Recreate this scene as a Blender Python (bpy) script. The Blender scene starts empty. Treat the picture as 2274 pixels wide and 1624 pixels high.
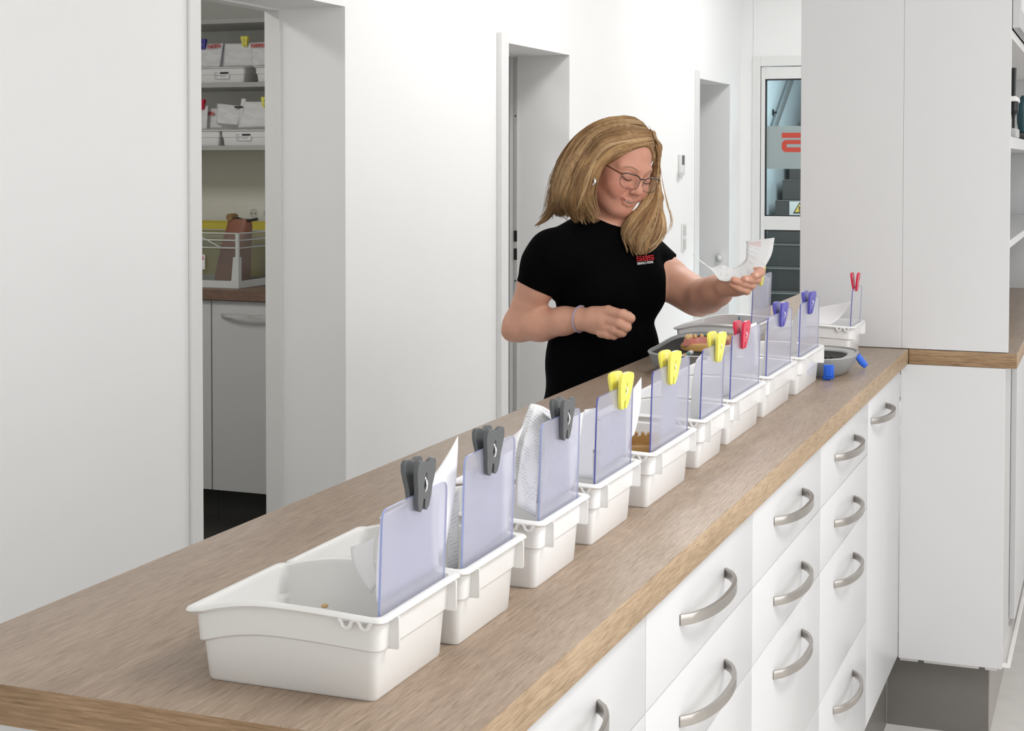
import bpy, bmesh, math, random
import numpy as np
from mathutils import Vector, Matrix

SC = bpy.context.scene
COL = SC.collection
PI = math.pi

# ------------------------------------------------------------------ camera
# world: X points from the white left wall into the room, Y runs along the counter, Z is up, metres
CAM_R = ((0.9315873941, 0.3635161778, 0.00095686), (-0.0118054206, 0.0276228482, 0.9995487033), (-0.3633256930, 0.9311782680, -0.0300245586))
CAM_C = Vector((0.50399540, -4.15219436, 1.50946798))
FPX, CPX, CPY = 3440.9417, 1137.0, 463.4279
cd = bpy.data.cameras.new('camera'); cam = bpy.data.objects.new('camera', cd); COL.objects.link(cam)
cd.sensor_fit = 'HORIZONTAL'; cd.sensor_width = 36.0; cd.lens = FPX / 2274 * 36.0
cd.shift_y = -(812 - CPY) / 2274; cd.clip_start = 0.05
r_, u_, f_ = (Vector(v) for v in CAM_R)
M = Matrix(((r_.x, u_.x, -f_.x, CAM_C.x), (r_.y, u_.y, -f_.y, CAM_C.y), (r_.z, u_.z, -f_.z, CAM_C.z), (0, 0, 0, 1)))
cam.matrix_world = M
SC.camera = cam

# ------------------------------------------------------------------ view, world, lights
SC.view_settings.view_transform = 'Standard'; SC.view_settings.look = 'None'
SC.view_settings.gamma = 1.0; SC.view_settings.use_curve_mapping = False
SC.view_settings.exposure = 0.12
w = bpy.data.worlds.new('daylight'); SC.world = w; w.use_nodes = True
w.node_tree.nodes['Background'].inputs[0].default_value = (0.75, 0.87, 1.0, 1); w.node_tree.nodes['Background'].inputs[1].default_value = 0.4

def area(name, loc, rot, sx, sy, power, col=(1, 1, 1)):
    d = bpy.data.lights.new(name, 'AREA'); d.shape = 'RECTANGLE'; d.size = sx; d.size_y = sy; d.energy = power; d.color = col
    o = bpy.data.objects.new(name, d); COL.objects.link(o); o.location = loc; o.rotation_euler = rot
    return o
CEIL = 3.0
area('window_daylight', (3.32, -2.7, 1.65), (0, math.radians(90), 0), 2.1, 5.0, 58, (1.0, 0.985, 0.965))
area('corridor_side_fill', (3.32, 3.9, 1.65), (0, math.radians(90), 0), 2.1, 2.6, 30, (1.0, 0.99, 0.98))  # added fill that evens out the corridor wall; no known window here
area('ceiling_lamp_front', (1.5, -2.3, CEIL - .07), (0, 0, 0), 0.6, 1.5, 46, (1.0, 0.985, 0.97))
area('ceiling_lamp_aisle', (-0.75, 1.3, CEIL - .07), (0, 0, 0), 0.6, 1.8, 25, (1.0, 0.99, 0.975))
area('ceiling_lamp_corridor', (-0.75, 4.2, CEIL - .07), (0, 0, 0), 0.6, 1.5, 22, (1.0, 0.99, 0.975))
area('rear_fill_light', (1.0, -5.9, 1.7), (math.radians(90), 0, 0), 3.0, 1.8, 10, (1.0, 0.985, 0.97))  # added fill behind the camera; the rear wall has no opening
area('stairwell_lamp', (-0.9, 7.6, 3.4), (0, 0, 0), 0.6, 0.6, 200, (0.9, 0.96, 1.0))
area('side_room_fill', (-3.0, 3.0, 2.8), (0, 0, 0), 0.5, 0.5, 1, (1, 1, 1))  # weak fill added to lift the side room, not a known fixture
area('store_room_fill', (-3.2, -0.2, 2.62), (0, 0, 0), 0.4, 0.8, 21, (1, .985, .95))  # fill added to brighten the store room, otherwise lit only by spill

# ------------------------------------------------------------------ materials
def srgb(r, g, b):
    return tuple(((c / 255) / 12.92 if c / 255 <= .04045 else ((c / 255 + .055) / 1.055) ** 2.4) for c in (r, g, b))

def mat(name, col, rough=.5, metal=0., spec=.5, noise=0., nscale=8., bump=0., bscale=60., coat=0., sss=0., alpha=1.):
    m = bpy.data.materials.new(name); m.use_nodes = True; nt = m.node_tree; b = nt.nodes['Principled BSDF']
    b.inputs['Base Color'].default_value = (*col, 1); b.inputs['Roughness'].default_value = rough
    b.inputs['Metallic'].default_value = metal; b.inputs['Specular IOR Level'].default_value = spec
    b.inputs['Coat Weight'].default_value = coat
    tc = nt.nodes.new('ShaderNodeTexCoord')
    if noise > 0:
        n = nt.nodes.new('ShaderNodeTexNoise'); n.inputs['Scale'].default_value = nscale; n.inputs['Detail'].default_value = 4
        nt.links.new(tc.outputs['Object'], n.inputs['Vector'])
        mx = nt.nodes.new('ShaderNodeMix'); mx.data_type = 'RGBA'
        mx.inputs[6].default_value = (*[c * (1 - noise) for c in col], 1); mx.inputs[7].default_value = (*[min(1, c * (1 + noise)) for c in col], 1)
        nt.links.new(n.outputs['Fac'], mx.inputs[0]); nt.links.new(mx.outputs[2], b.inputs['Base Color'])
    if bump > 0:
        n2 = nt.nodes.new('ShaderNodeTexNoise'); n2.inputs['Scale'].default_value = bscale; n2.inputs['Detail'].default_value = 3
        nt.links.new(tc.outputs['Object'], n2.inputs['Vector'])
        bp = nt.nodes.new('ShaderNodeBump'); bp.inputs['Strength'].default_value = bump; bp.inputs['Distance'].default_value = .002
        nt.links.new(n2.outputs['Fac'], bp.inputs['Height']); nt.links.new(bp.outputs['Normal'], b.inputs['Normal'])
    if sss > 0:
        b.inputs['Subsurface Weight'].default_value = sss; b.inputs['Subsurface Radius'].default_value = (1.0, .35, .18); b.inputs['Subsurface Scale'].default_value = .006
    return m

def wood(name, axis, dark, mid, light, rough=.42, spec=.5):
    """grey-brown oak laminate; the grain runs along the given axis"""
    m = bpy.data.materials.new(name); m.use_nodes = True; nt = m.node_tree; b = nt.nodes['Principled BSDF']
    L = nt.links.new; N = nt.nodes.new
    tc = N('ShaderNodeTexCoord')
    def nz(sc, det, dist, rgh=.6):
        mp = N('ShaderNodeMapping'); mp.inputs['Scale'].default_value = sc; L(tc.outputs['Object'], mp.inputs['Vector'])
        n = N('ShaderNodeTexNoise'); n.inputs['Scale'].default_value = 1; n.inputs['Detail'].default_value = det; n.inputs['Distortion'].default_value = dist; n.inputs['Roughness'].default_value = rgh
        L(mp.outputs[0], n.inputs['Vector']); return n.outputs['Fac']
    A = lambda along, across: tuple(along if i == axis else across for i in range(3))
    fine = nz(A(20, 300), 3, .3); med = nz(A(2.2, 26), 5, 1.1); big = nz(A(.9, 5), 3, 1.4); tick = nz(A(30, 420), 2, .1)
    def mth(op, a, bb):
        n = N('ShaderNodeMath'); n.operation = op
        for i, v in enumerate((a, bb)):
            if isinstance(v, (int, float)): n.inputs[i].default_value = v
            else: L(v, n.inputs[i])
        return n.outputs[0]
    s = mth('ADD', mth('ADD', mth('MULTIPLY', fine, .44), mth('MULTIPLY', med, .30)), mth('MULTIPLY', big, .26))
    cr = N('ShaderNodeValToRGB'); e = cr.color_ramp.elements
    e[0].position = .34; e[0].color = (*dark, 1); e[1].position = .66; e[1].color = (*light, 1)
    k = e.new(.5); k.color = (*mid, 1)
    L(s, cr.inputs['Fac'])
    tr = N('ShaderNodeValToRGB'); te = tr.color_ramp.elements; te[0].position = .33; te[0].color = (.74, .70, .66, 1); te[1].position = .44; te[1].color = (1, 1, 1, 1); t3 = tr.color_ramp.elements.new(.58); t3.color = (1, 1, 1, 1); t4 = tr.color_ramp.elements.new(.70); t4.color = (1.22, 1.22, 1.22, 1)
    L(tick, tr.inputs['Fac'])
    mx = N('ShaderNodeMix'); mx.data_type = 'RGBA'; mx.blend_type = 'MULTIPLY'; mx.inputs[0].default_value = .8
    L(cr.outputs['Color'], mx.inputs[6]); L(tr.outputs['Color'], mx.inputs[7]); L(mx.outputs[2], b.inputs['Base Color'])
    b.inputs['Roughness'].default_value = rough; b.inputs['Specular IOR Level'].default_value = spec
    bp = N('ShaderNodeBump'); bp.inputs['Strength'].default_value = .35; bp.inputs['Distance'].default_value = .0012
    L(mth('ADD', fine, tick), bp.inputs['Height']); L(bp.outputs['Normal'], b.inputs['Normal'])
    return m

def sheet_mat(name, tint, body=.45, rough=.25, edge=False):
    """clear tinted plastic sheet: partly see-through, partly milky"""
    m = bpy.data.materials.new(name); m.use_nodes = True; nt = m.node_tree; N = nt.nodes.new; L = nt.links.new
    nt.nodes.remove(nt.nodes['Principled BSDF']); out = nt.nodes['Material Output']
    tr = N('ShaderNodeBsdfTransparent'); tr.inputs[0].default_value = (*[min(1, c ** .35) for c in tint], 1)
    df = N('ShaderNodeBsdfDiffuse'); df.inputs[0].default_value = (*tint, 1)
    tl = N('ShaderNodeBsdfTranslucent'); tl.inputs[0].default_value = (*tint, 1)
    gl = N('ShaderNodeBsdfGlossy'); gl.inputs['Roughness'].default_value = rough; gl.inputs[0].default_value = (1, 1, 1, 1)
    m1 = N('ShaderNodeMixShader'); m1.inputs[0].default_value = .5; L(df.outputs[0], m1.inputs[1]); L(tl.outputs[0], m1.inputs[2])
    m2 = N('ShaderNodeMixShader'); m2.inputs[0].default_value = body; L(tr.outputs[0], m2.inputs[1]); L(m1.outputs[0], m2.inputs[2])
    fr = N('ShaderNodeFresnel'); fr.inputs[0].default_value = 1.45
    ge = N('ShaderNodeNewGeometry'); fm = N('ShaderNodeMath'); fm.operation = 'SUBTRACT'; fm.inputs[0].default_value = 1; L(ge.outputs['Backfacing'], fm.inputs[1])
    fx = N('ShaderNodeMath'); fx.operation = 'MULTIPLY'; L(fr.outputs[0], fx.inputs[0]); L(fm.outputs[0], fx.inputs[1])
    m3 = N('ShaderNodeMixShader'); L(fx.outputs[0], m3.inputs[0]); L(m2.outputs[0], m3.inputs[1]); L(gl.outputs[0], m3.inputs[2])
    L(m3.outputs[0], out.inputs['Surface'])
    return m

def paper_mat(name, lines=True, col=(.86, .86, .87), dens=34., seed=0., ink=(.42, .42, .46)):
    """white paper with rows of small grey print"""
    m = bpy.data.materials.new(name); m.use_nodes = True; nt = m.node_tree; N = nt.nodes.new; L = nt.links.new
    b = nt.nodes['Principled BSDF']; b.inputs['Roughness'].default_value = .7; b.inputs['Specular IOR Level'].default_value = .2
    b.inputs['Base Color'].default_value = (*col, 1)
    if lines:
        uv = N('ShaderNodeTexCoord')
        sx = N('ShaderNodeSeparateXYZ'); L(uv.outputs['UV'], sx.inputs[0])
        mt = N('ShaderNodeMath'); mt.operation = 'MULTIPLY'; mt.inputs[1].default_value = dens; L(sx.outputs['Y'], mt.inputs[0])
        fl = N('ShaderNodeMath'); fl.operation = 'FRACT'; L(mt.outputs[0], fl.inputs[0])
        gt = N('ShaderNodeMath'); gt.operation = 'LESS_THAN'; gt.inputs[1].default_value = .42; L(fl.outputs[0], gt.inputs[0])
        mp = N('ShaderNodeMapping'); mp.inputs['Scale'].default_value = (60, dens, 1); mp.inputs['Location'].default_value = (seed, seed * 1.7, 0); L(uv.outputs['UV'], mp.inputs['Vector'])
        nz = N('ShaderNodeTexNoise'); nz.inputs['Scale'].default_value = 1; nz.inputs['Detail'].default_value = 1; L(mp.outputs[0], nz.inputs['Vector'])
        g2 = N('ShaderNodeMath'); g2.operation = 'GREATER_THAN'; g2.inputs[1].default_value = .5; L(nz.outputs['Fac'], g2.inputs[0])
        mp2 = N('ShaderNodeMapping'); mp2.inputs['Scale'].default_value = (2.4, 5, 1); mp2.inputs['Location'].default_value = (seed * 3.1, seed, 0); L(uv.outputs['UV'], mp2.inputs['Vector'])
        n3 = N('ShaderNodeTexNoise'); n3.inputs['Scale'].default_value = 1; n3.inputs['Detail'].default_value = 0; L(mp2.outputs[0], n3.inputs['Vector'])
        g3 = N('ShaderNodeMath'); g3.operation = 'GREATER_THAN'; g3.inputs[1].default_value = .47; L(n3.outputs['Fac'], g3.inputs[0])
        a = N('ShaderNodeMath'); a.operation = 'MULTIPLY'; L(gt.outputs[0], a.inputs[0]); L(g2.outputs[0], a.inputs[1])
        a2 = N('ShaderNodeMath'); a2.operation = 'MULTIPLY'; L(a.outputs[0], a2.inputs[0]); L(g3.outputs[0], a2.inputs[1])
        mx = N('ShaderNodeMix'); mx.data_type = 'RGBA'; mx.inputs[6].default_value = (*col, 1); mx.inputs[7].default_value = (*ink, 1)
        L(a2.outputs[0], mx.inputs[0]); L(mx.outputs[2], b.inputs['Base Color'])
    return m

WALL = mat('white_wall_paint', (.91, .91, .908), .75, spec=.25, noise=.012, nscale=3, bump=.05, bscale=400)
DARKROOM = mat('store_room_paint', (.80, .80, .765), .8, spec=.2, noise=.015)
TRIM = mat('white_frame_lacquer', (.80, .80, .79), .45, noise=.01)
GREYTRIM = mat('pale_grey_door_frame', (.60, .60, .585), .5, noise=.01)
CEILM = mat('ceiling_paint', (.86, .86, .85), .9, spec=.1, noise=.01)
FLOORM = mat('pale_concrete_floor', (.72, .70, .675), .5, noise=.10, nscale=14, bump=.05, bscale=120)
DARKFLOOR = mat('charcoal_floor', (.028, .027, .025), .5, noise=.08)
LAM = mat('white_laminate', (.68, .68, .685), .32, spec=.4, noise=.008, nscale=2)
LAMEDGE = mat('white_edge_band', (.86, .84, .82), .4, noise=.01)
PLINTH = mat('brushed_grey_plinth', (.19, .18, .165), .42, metal=.25, noise=.05, nscale=20)
GAP = mat('black_gap', (.01, .01, .01), .8, noise=.02)
STEEL = mat('brushed_nickel', (.50, .47, .44), .33, metal=1., noise=.05, nscale=40)
CHROME = mat('polished_chrome', (.85, .85, .86), .12, metal=1., noise=.02)
WOODY = wood('grey_oak_top', 1, srgb(137, 117, 100), srgb(156, 137, 119), srgb(171, 152, 134), .36, .5)
WOODX = wood('grey_oak_edge_across', 0, srgb(112, 88, 62), srgb(154, 126, 96), srgb(184, 156, 124), .5, .35)
WOODE = wood('grey_oak_edge_along', 1, srgb(132, 110, 84), srgb(166, 142, 114), srgb(188, 164, 136), .5, .35)
TRAYM = mat('warm_white_plastic', (.80, .795, .775), .28, spec=.45, noise=.008, coat=.15)
TRAYM2 = mat('cool_white_plastic', (.88, .88, .88), .28, spec=.45, noise=.008, coat=.15)
SHEET = sheet_mat('clear_blue_tinted_plastic', (.68, .685, .79), .36)
SHEETC = sheet_mat('clear_plastic', (.86, .87, .90), .14)
SHEETEDGE = mat('deep_blue_sheet_edge', (.10, .11, .42), .2, noise=.05, coat=.4)
SHEETEDGE2 = mat('pale_blue_sheet_edge', (.36, .42, .74), .2, noise=.05, coat=.4)
PAPER = paper_mat('printed_paper', True, seed=1.3, ink=(.56, .56, .60))
PAPER2 = paper_mat('printed_paper_sparse', True, dens=18, seed=4.1, ink=(.60, .60, .63))
BLANK = paper_mat('blank_paper', False)
CLIPG = mat('slate_grey_plastic', (.105, .110, .115), .38, noise=.05, coat=.1)
CLIPY = mat('lemon_yellow_plastic', (.90, .83, .13), .3, noise=.03, sss=.15, coat=.2)
CLIPR = mat('raspberry_red_plastic', (.66, .012, .06), .3, noise=.05, sss=.1, coat=.2)
CLIPB = mat('violet_blue_plastic', (.085, .075, .42), .3, noise=.05, sss=.1, coat=.2)
BLUE = mat('bright_blue_plastic', (.012, .13, .72), .3, noise=.04, coat=.2)
GREYP = mat('mid_grey_plastic', (.30, .31, .31), .4, noise=.03)
GREYP2 = mat('light_grey_plastic', (.42, .43, .43), .35, noise=.03, coat=.1)
FOAM = mat('black_foam', (.016, .015, .015), .95, noise=.3, nscale=120, bump=.4, bscale=300)
STONE = mat('tan_dental_stone', (.60, .34, .11), .55, noise=.10, nscale=40, bump=.2, bscale=150)
STONEL = mat('pale_tan_stone_teeth', (.70, .47, .22), .45, noise=.08, nscale=60)
PINK = mat('pink_gum_resin', (.55, .20, .16), .35, noise=.12, nscale=60, coat=.3)
RED = mat('red_print', (.62, .03, .025), .6, noise=.03)
BLACKP = mat('black_print', (.02, .02, .02), .6, noise=.02)
GREYPR = mat('grey_print', (.30, .30, .30), .6, noise=.02)
BLACKPL = mat('black_plastic', (.012, .012, .013), .35, noise=.05)
GASKET = mat('black_gasket', (.01, .01, .01), .5, noise=.02)

# ------------------------------------------------------------------ helpers
def tag(o, label=None, cat=None, group=None, kind=None):
    if label: o['label'] = label
    if cat: o['category'] = cat
    if group: o['group'] = group
    if kind: o['kind'] = kind
    return o

def thing(name, label, cat, loc=(0, 0, 0), group=None):
    o = bpy.data.objects.new(name, None); COL.objects.link(o); o.location = loc; o.empty_display_size = .05
    return tag(o, label, cat, group)

def wloc(o):
    v = Vector((0, 0, 0))
    while o is not None: v = v + Vector(o.location); o = o.parent
    return v

def obj(name, bm, mats, parent=None, smooth=True, angle=35, origin=None):
    """links a bmesh built in world coordinates as ONE mesh object"""
    base = wloc(parent) if parent is not None else Vector((0, 0, 0))
    if parent is not None: org = Vector((0, 0, 0))
    elif origin is None and len(bm.verts):
        xs = [v.co for v in bm.verts]; org = Vector((sum(c.x for c in xs) / len(xs), sum(c.y for c in xs) / len(xs), min(c.z for c in xs)))
    else: org = Vector(origin or (0, 0, 0))
    bmesh.ops.translate(bm, verts=bm.verts, vec=-(base + org))
    me = bpy.data.meshes.new(name); bm.to_mesh(me); bm.free()
    if not isinstance(mats, (list, tuple)): mats = [mats]
    for m in mats: me.materials.append(m)
    if smooth:
        me.polygons.foreach_set('use_smooth', [True] * len(me.polygons)); me.set_sharp_from_angle(angle=math.radians(angle))
    o = bpy.data.objects.new(name, me); COL.objects.link(o)
    o.location = org
    if parent is not None: o.parent = parent; o.location = (0, 0, 0)
    return o

def struct(name, bm, m, parent=None, **k):
    return tag(obj(name, bm, m, parent, **k), kind='structure')

def box(bm, x0, x1, y0, y1, z0, z1, bev=0., seg=2, mi=0):
    n0 = len(bm.faces)
    vs = [bm.verts.new((x, y, z)) for x in (x0, x1) for y in (y0, y1) for z in (z0, z1)]
    F = [(0, 1, 3, 2), (4, 6, 7, 5), (0, 4, 5, 1), (2, 3, 7, 6), (0, 2, 6, 4), (1, 5, 7, 3)]
    fs = [bm.faces.new([vs[i] for i in f]) for f in F]
    for f in fs: f.material_index = mi
    if bev > 0:
        es = list({e for f in fs for e in f.edges})
        r = bmesh.ops.bevel(bm, geom=es, offset=bev, segments=seg, affect='EDGES', profile=.5, clamp_overlap=True)
        for f in r['faces']: f.material_index = mi
    return bm

def nb(): return bmesh.new()
def bx(*a, **k): return box(nb(), *a, **k)

def tube(bm, pts, rad, sides=8, cap=True, mi=0, flat=None, up=None):
    """round or flattened tube along a polyline; rad a number or list"""
    pts = [Vector(p) for p in pts]; n = len(pts)
    rs = rad if isinstance(rad, (list, tuple)) else [rad] * n
    t0 = (pts[1] - pts[0]).normalized()
    a = Vector(up) if up else (Vector((0, 0, 1)) if abs(t0.z) < .9 else Vector((1, 0, 0)))
    rings = []
    for i in range(n):
        t = (pts[min(i + 1, n - 1)] - pts[max(i - 1, 0)]).normalized()
        nrm = (a - t * a.dot(t)); nrm = nrm.normalized() if nrm.length > 1e-6 else t.orthogonal().normalized()
        if up is None: a = nrm
        bi = t.cross(nrm); fl = flat if flat else 1.
        rings.append([bm.verts.new(pts[i] + nrm * (math.cos(2 * PI * k / sides) * rs[i]) + bi * (math.sin(2 * PI * k / sides) * rs[i] * fl)) for k in range(sides)])
    for i in range(n - 1):
        for k in range(sides):
            f = bm.faces.new((rings[i][k], rings[i][(k + 1) % sides], rings[i + 1][(k + 1) % sides], rings[i + 1][k])); f.material_index = mi
    if cap:
        f = bm.faces.new(rings[0][::-1]); f.material_index = mi
        f = bm.faces.new(rings[-1]); f.material_index = mi
    return bm

def loft(bm, rings, cap0=True, cap1=True, mi=0, closed=True):
    R = [[bm.verts.new(p) for p in r] for r in rings]; n = len(R[0])
    for i in range(len(R) - 1):
        for k in range(n if closed else n - 1):
            f = bm.faces.new((R[i][k], R[i][(k + 1) % n], R[i + 1][(k + 1) % n], R[i + 1][k])); f.material_index = mi
    if cap0: bm.faces.new(R[0][::-1]).material_index = mi
    if cap1: bm.faces.new(R[-1]).material_index = mi
    return bm

def ball(bm, c, rx, ry=None, rz=None, u=16, v=10, mi=0):
    ry = ry or rx; rz = rz or rx
    r = bmesh.ops.create_uvsphere(bm, u_segments=u, v_segments=v, radius=1.)
    for p in r['verts']: p.co = Vector((c[0] + p.co.x * rx, c[1] + p.co.y * ry, c[2] + p.co.z * rz))
    for f in {f for p in r['verts'] for f in p.link_faces}: f.material_index = mi
    return bm

def extrude_poly(bm, outer, holes, thick, frame, mi=0, bev=0.):
    """flat outline (list of 2D points) with holes, given thickness; frame(a, b, c) -> world point, c is the thickness axis"""
    loops = [outer] + list(holes)
    def face(c):
        es = []
        allv = []
        for lp in loops:
            vs = [bm.verts.new(frame(p[0], p[1], c)) for p in lp]; allv.append(vs)
            for i in range(len(vs)): es.append(bm.edges.new((vs[i], vs[(i + 1) % len(vs)])))
        r = bmesh.ops.triangle_fill(bm, edges=es, use_beauty=True, use_dissolve=False)
        for g in r['geom']:
            if isinstance(g, bmesh.types.BMFace): g.material_index = mi
        return allv
    A = face(0.); B = face(thick)
    for va, vb in zip(A, B):
        for i in range(len(va)):
            j = (i + 1) % len(va)
            f = bm.faces.new((va[i], va[j], vb[j], vb[i])); f.material_index = mi
    bmesh.ops.recalc_face_normals(bm, faces=bm.faces)
    return bm

def text_mesh(bm, s, size, frame, depth=.0004, bold=0., sx=1., mi=0, align='LEFT'):
    c = bpy.data.curves.new('lettering', 'FONT'); c.body = s; c.size = size; c.align_x = align; c.offset = bold; c.extrude = depth / 2; c.resolution_u = 3
    o = bpy.data.objects.new('lettering', c); COL.objects.link(o)
    me = o.to_mesh(); vs = [bm.verts.new(frame(v.co.x * sx, v.co.y, v.co.z)) for v in me.vertices]
    for p in me.polygons:
        try: f = bm.faces.new([vs[i] for i in p.vertices]); f.material_index = mi
        except ValueError: pass
    o.to_mesh_clear(); bpy.data.objects.remove(o); bpy.data.curves.remove(c)
    return bm

# wide block letters S and B (in a 1 x 1 cell), as stroke boxes
GLYPH = {'S': [(0, 1, .80, 1), (0, .2, .5, .9), (0, 1, .40, .60), (.8, 1, .1, .5), (0, 1, 0, .20)],
         'B': [(0, .9, .80, 1), (0, .2, 0, 1), (.75, 1, .55, .9), (0, .95, .40, .60), (.8, 1, .1, .5), (0, 1, 0, .20)]}
def logo(bm, s, frame, cw, ch, gap=.12, slant=.0, d=.0005, mi=0):
    x = 0.
    for ch_ in s:
        for a, b, c, e in GLYPH[ch_]:
            q = [(x + a * cw + slant * c * ch, c * ch), (x + b * cw + slant * c * ch, c * ch), (x + b * cw + slant * e * ch, e * ch), (x + a * cw + slant * e * ch, e * ch)]
            vs = [bm.verts.new(frame(p[0], p[1], k)) for k in (0, d) for p in q]
            for f in ((0, 1, 2, 3), (4, 5, 6, 7), (0, 1, 5, 4), (1, 2, 6, 5), (2, 3, 7, 6), (3, 0, 4, 7)):
                bm.faces.new([vs[i] for i in f]).material_index = mi
        x += cw * (1 + gap)
    return bm

def at(px, py, d):
    """a point d metres into the room along the camera axis, read off the photograph"""
    return CAM_C + r_ * ((px - CPX) / FPX * d) + u_ * (-(py - CPY) / FPX * d) + f_ * d

def paper(name, P, label, cat='paper', mats=None, bend=(0, 0, 0), bend2=(0, 0, 0), nx=10, ny=12, th=.0004, group=None, wob=0., seed=0):
    """one sheet: P = four corners (bottom-left, bottom-right, top-right, top-left), bent along its height and its width"""
    bm = nb(); uvl = bm.loops.layers.uv.new('UVMap'); P = [Vector(p) for p in P]; rnd = random.Random(seed)
    ph = rnd.random() * 6; g = []
    b1, b2 = Vector(bend), Vector(bend2)
    nrm = (P[1] - P[0]).cross(P[3] - P[0]).normalized()
    for j in range(ny + 1):
        row = []
        for i in range(nx + 1):
            u, v = i / nx, j / ny
            p = P[0] * (1 - u) * (1 - v) + P[1] * u * (1 - v) + P[2] * u * v + P[3] * (1 - u) * v
            p = p + b1 * (4 * v * (1 - v)) + b2 * (4 * u * (1 - u)) * v + nrm * (wob * math.sin(u * 5 + v * 3 + ph) * v)
            row.append((bm.verts.new(p), u, v))
        g.append(row)
    for j in range(ny):
        for i in range(nx):
            q = [g[j][i], g[j][i + 1], g[j + 1][i + 1], g[j + 1][i]]
            f = bm.faces.new([t[0] for t in q])
            for lp, t in zip(f.loops, q): lp[uvl].uv = (t[1], t[2])
    o = obj(name, bm, mats or PAPER, None, angle=80)
    md = o.modifiers.new('thickness', 'SOLIDIFY'); md.thickness = th; md.offset = 0
    return tag(o, label, cat, group)
# ------------------------------------------------------------------ room shell
WX, WX2, YB = -1.8, -2.09, 5.886
D1 = (-0.568, 0.283, 2.006); D2 = (1.662, 2.464, 1.992); D3 = (4.79, 5.575, 2.005)
bm = nb()
ys = [-6.0, D1[0], D1[1], D2[0], D2[1], D3[0], D3[1], YB + .1]
for i in range(0, 8, 2): box(bm, WX2, WX, ys[i], ys[i + 1], 0, CEIL)
for D in (D1, D2, D3): box(bm, WX2, WX, D[0], D[1], D[2], CEIL)
struct('wall_left', bm, WALL, origin=(WX, 0, 0), angle=20)
struct('floor', bx(WX, 3.5, -6, YB, -.1, 0), FLOORM, origin=(0, 0, 0))
struct('ceiling', bx(WX2, 3.5, -6, YB + .1, CEIL, CEIL + .1), CEILM, origin=(0, 0, 0))
bm = nb(); box(bm, 3.5, 3.6, -6, YB, 0, .75); box(bm, 3.5, 3.6, -6, YB, 2.75, CEIL); box(bm, 3.5, 3.6, -6, -5.2, .75, 2.75); box(bm, 3.5, 3.6, -.1, 2.6, .75, 2.75); box(bm, 3.5, 3.6, 5.2, YB, .75, 2.75)
struct('wall_right', bm, WALL, origin=(3.5, 0, 0))
bm = nb()
for y in (-5.2, -3.95, -2.68, -1.41, -.16): box(bm, 3.46, 3.52, y, y + .06, .75, 2.75)
for z in (.75, 2.69): box(bm, 3.46, 3.52, -5.2, -.1, z, z + .06)
struct('window_1', bm, TRIM, origin=(3.5, 0, .75))
bm = nb()
for y in (2.6, 3.86, 5.14): box(bm, 3.46, 3.52, y, y + .06, .75, 2.75)
for z in (.75, 2.69): box(bm, 3.46, 3.52, 2.6, 5.2, z, z + .06)
struct('added_window_frame', bm, TRIM, origin=(3.5, 4, .75))  # invented frame, out of view, made to go with the corridor fill
struct('wall_rear', bx(WX, 3.5, -6.1, -6, 0, CEIL), WALL, origin=(0, -6, 0))
# far wall with the glazed door
DX0, DX1 = -1.722, -0.62
bm = nb(); box(bm, WX, DX0 + .001, YB, YB + .1, 0, CEIL); box(bm, DX1, 3.5, YB, YB + .1, 0, CEIL); box(bm, DX0, DX1, YB, YB + .1, 2.2, CEIL)
struct('wall_far', bm, WALL, origin=(0, YB, 0))

# door casings, jamb frames of the three openings in the left wall
def casing(n, D, fw, proud, frame_x0, frame_x1):
    bm = nb()
    box(bm, WX, WX + proud, D[0] - fw, D[0], 0, D[2] + fw * .45, .002, 1)
    struct('trim_%d' % n, bm, TRIM, origin=(WX, D[0], 0))
    bm = nb()
    box(bm, frame_x0, frame_x1, D[1] - .006, D[1] + .002, 0, D[2] + .002, .001, 1)
    box(bm, frame_x0, frame_x1, D[0] - .002, D[0] + .006, 0, D[2], .001, 1)
    box(bm, frame_x0, frame_x1, D[0] + .0062, D[1] - .0062, D[2] - .006, D[2] + .002, .001, 1)
    return bm
struct('door_1', casing(1, D1, .055, .010, -2.092, -2.036), TRIM, origin=(WX2, D1[1], 0))
d2 = struct('door_2', casing(2, D2, .078, .022, -2.066, -2.05), GREYTRIM, origin=(WX2, D2[1], 0))
for z0, z1 in ((1.146, 1.196), (1.062, 1.114)):
    obj('strike_plate', bx(-2.0655, -2.0505, D2[1] - .0085, D2[1] - .006, z0, z1), GAP, d2)
for z in (.965, 1.72): obj('screw', tube(nb(), [(-2.058, D2[1] - .006, z), (-2.058, D2[1] - .0078, z)], .004, 8), GAP, d2)
struct('door_3', casing(3, D3, .10, .006, -2.066, -2.05), TRIM, origin=(WX2, D3[1], 0))

# rooms seen through the openings
bm = nb(); box(bm, -4.6, WX2, 2.1, 2.16, 0, 2.7); box(bm, -4.66, -4.6, -1.6, 2.16, 0, 2.7); box(bm, -4.6, WX2, -1.66, -1.6, 0, 2.7)
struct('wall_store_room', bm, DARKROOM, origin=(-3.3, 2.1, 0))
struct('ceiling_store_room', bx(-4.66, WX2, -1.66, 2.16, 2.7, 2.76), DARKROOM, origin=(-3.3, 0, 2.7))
struct('floor_store_room', bx(-4.6, WX, -1.6, 2.1, -.1, .002), DARKFLOOR, origin=(-3.3, 0, 0))
bm = nb(); box(bm, -3.8, -3.74, 2.16, 5.95, 0, 2.9); box(bm, -3.74, WX2, 4.2, 4.26, 0, 2.9)
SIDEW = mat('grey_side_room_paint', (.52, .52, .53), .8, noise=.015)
struct('wall_side_room', bm, SIDEW, origin=(-3.7, 4, 0))
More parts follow.
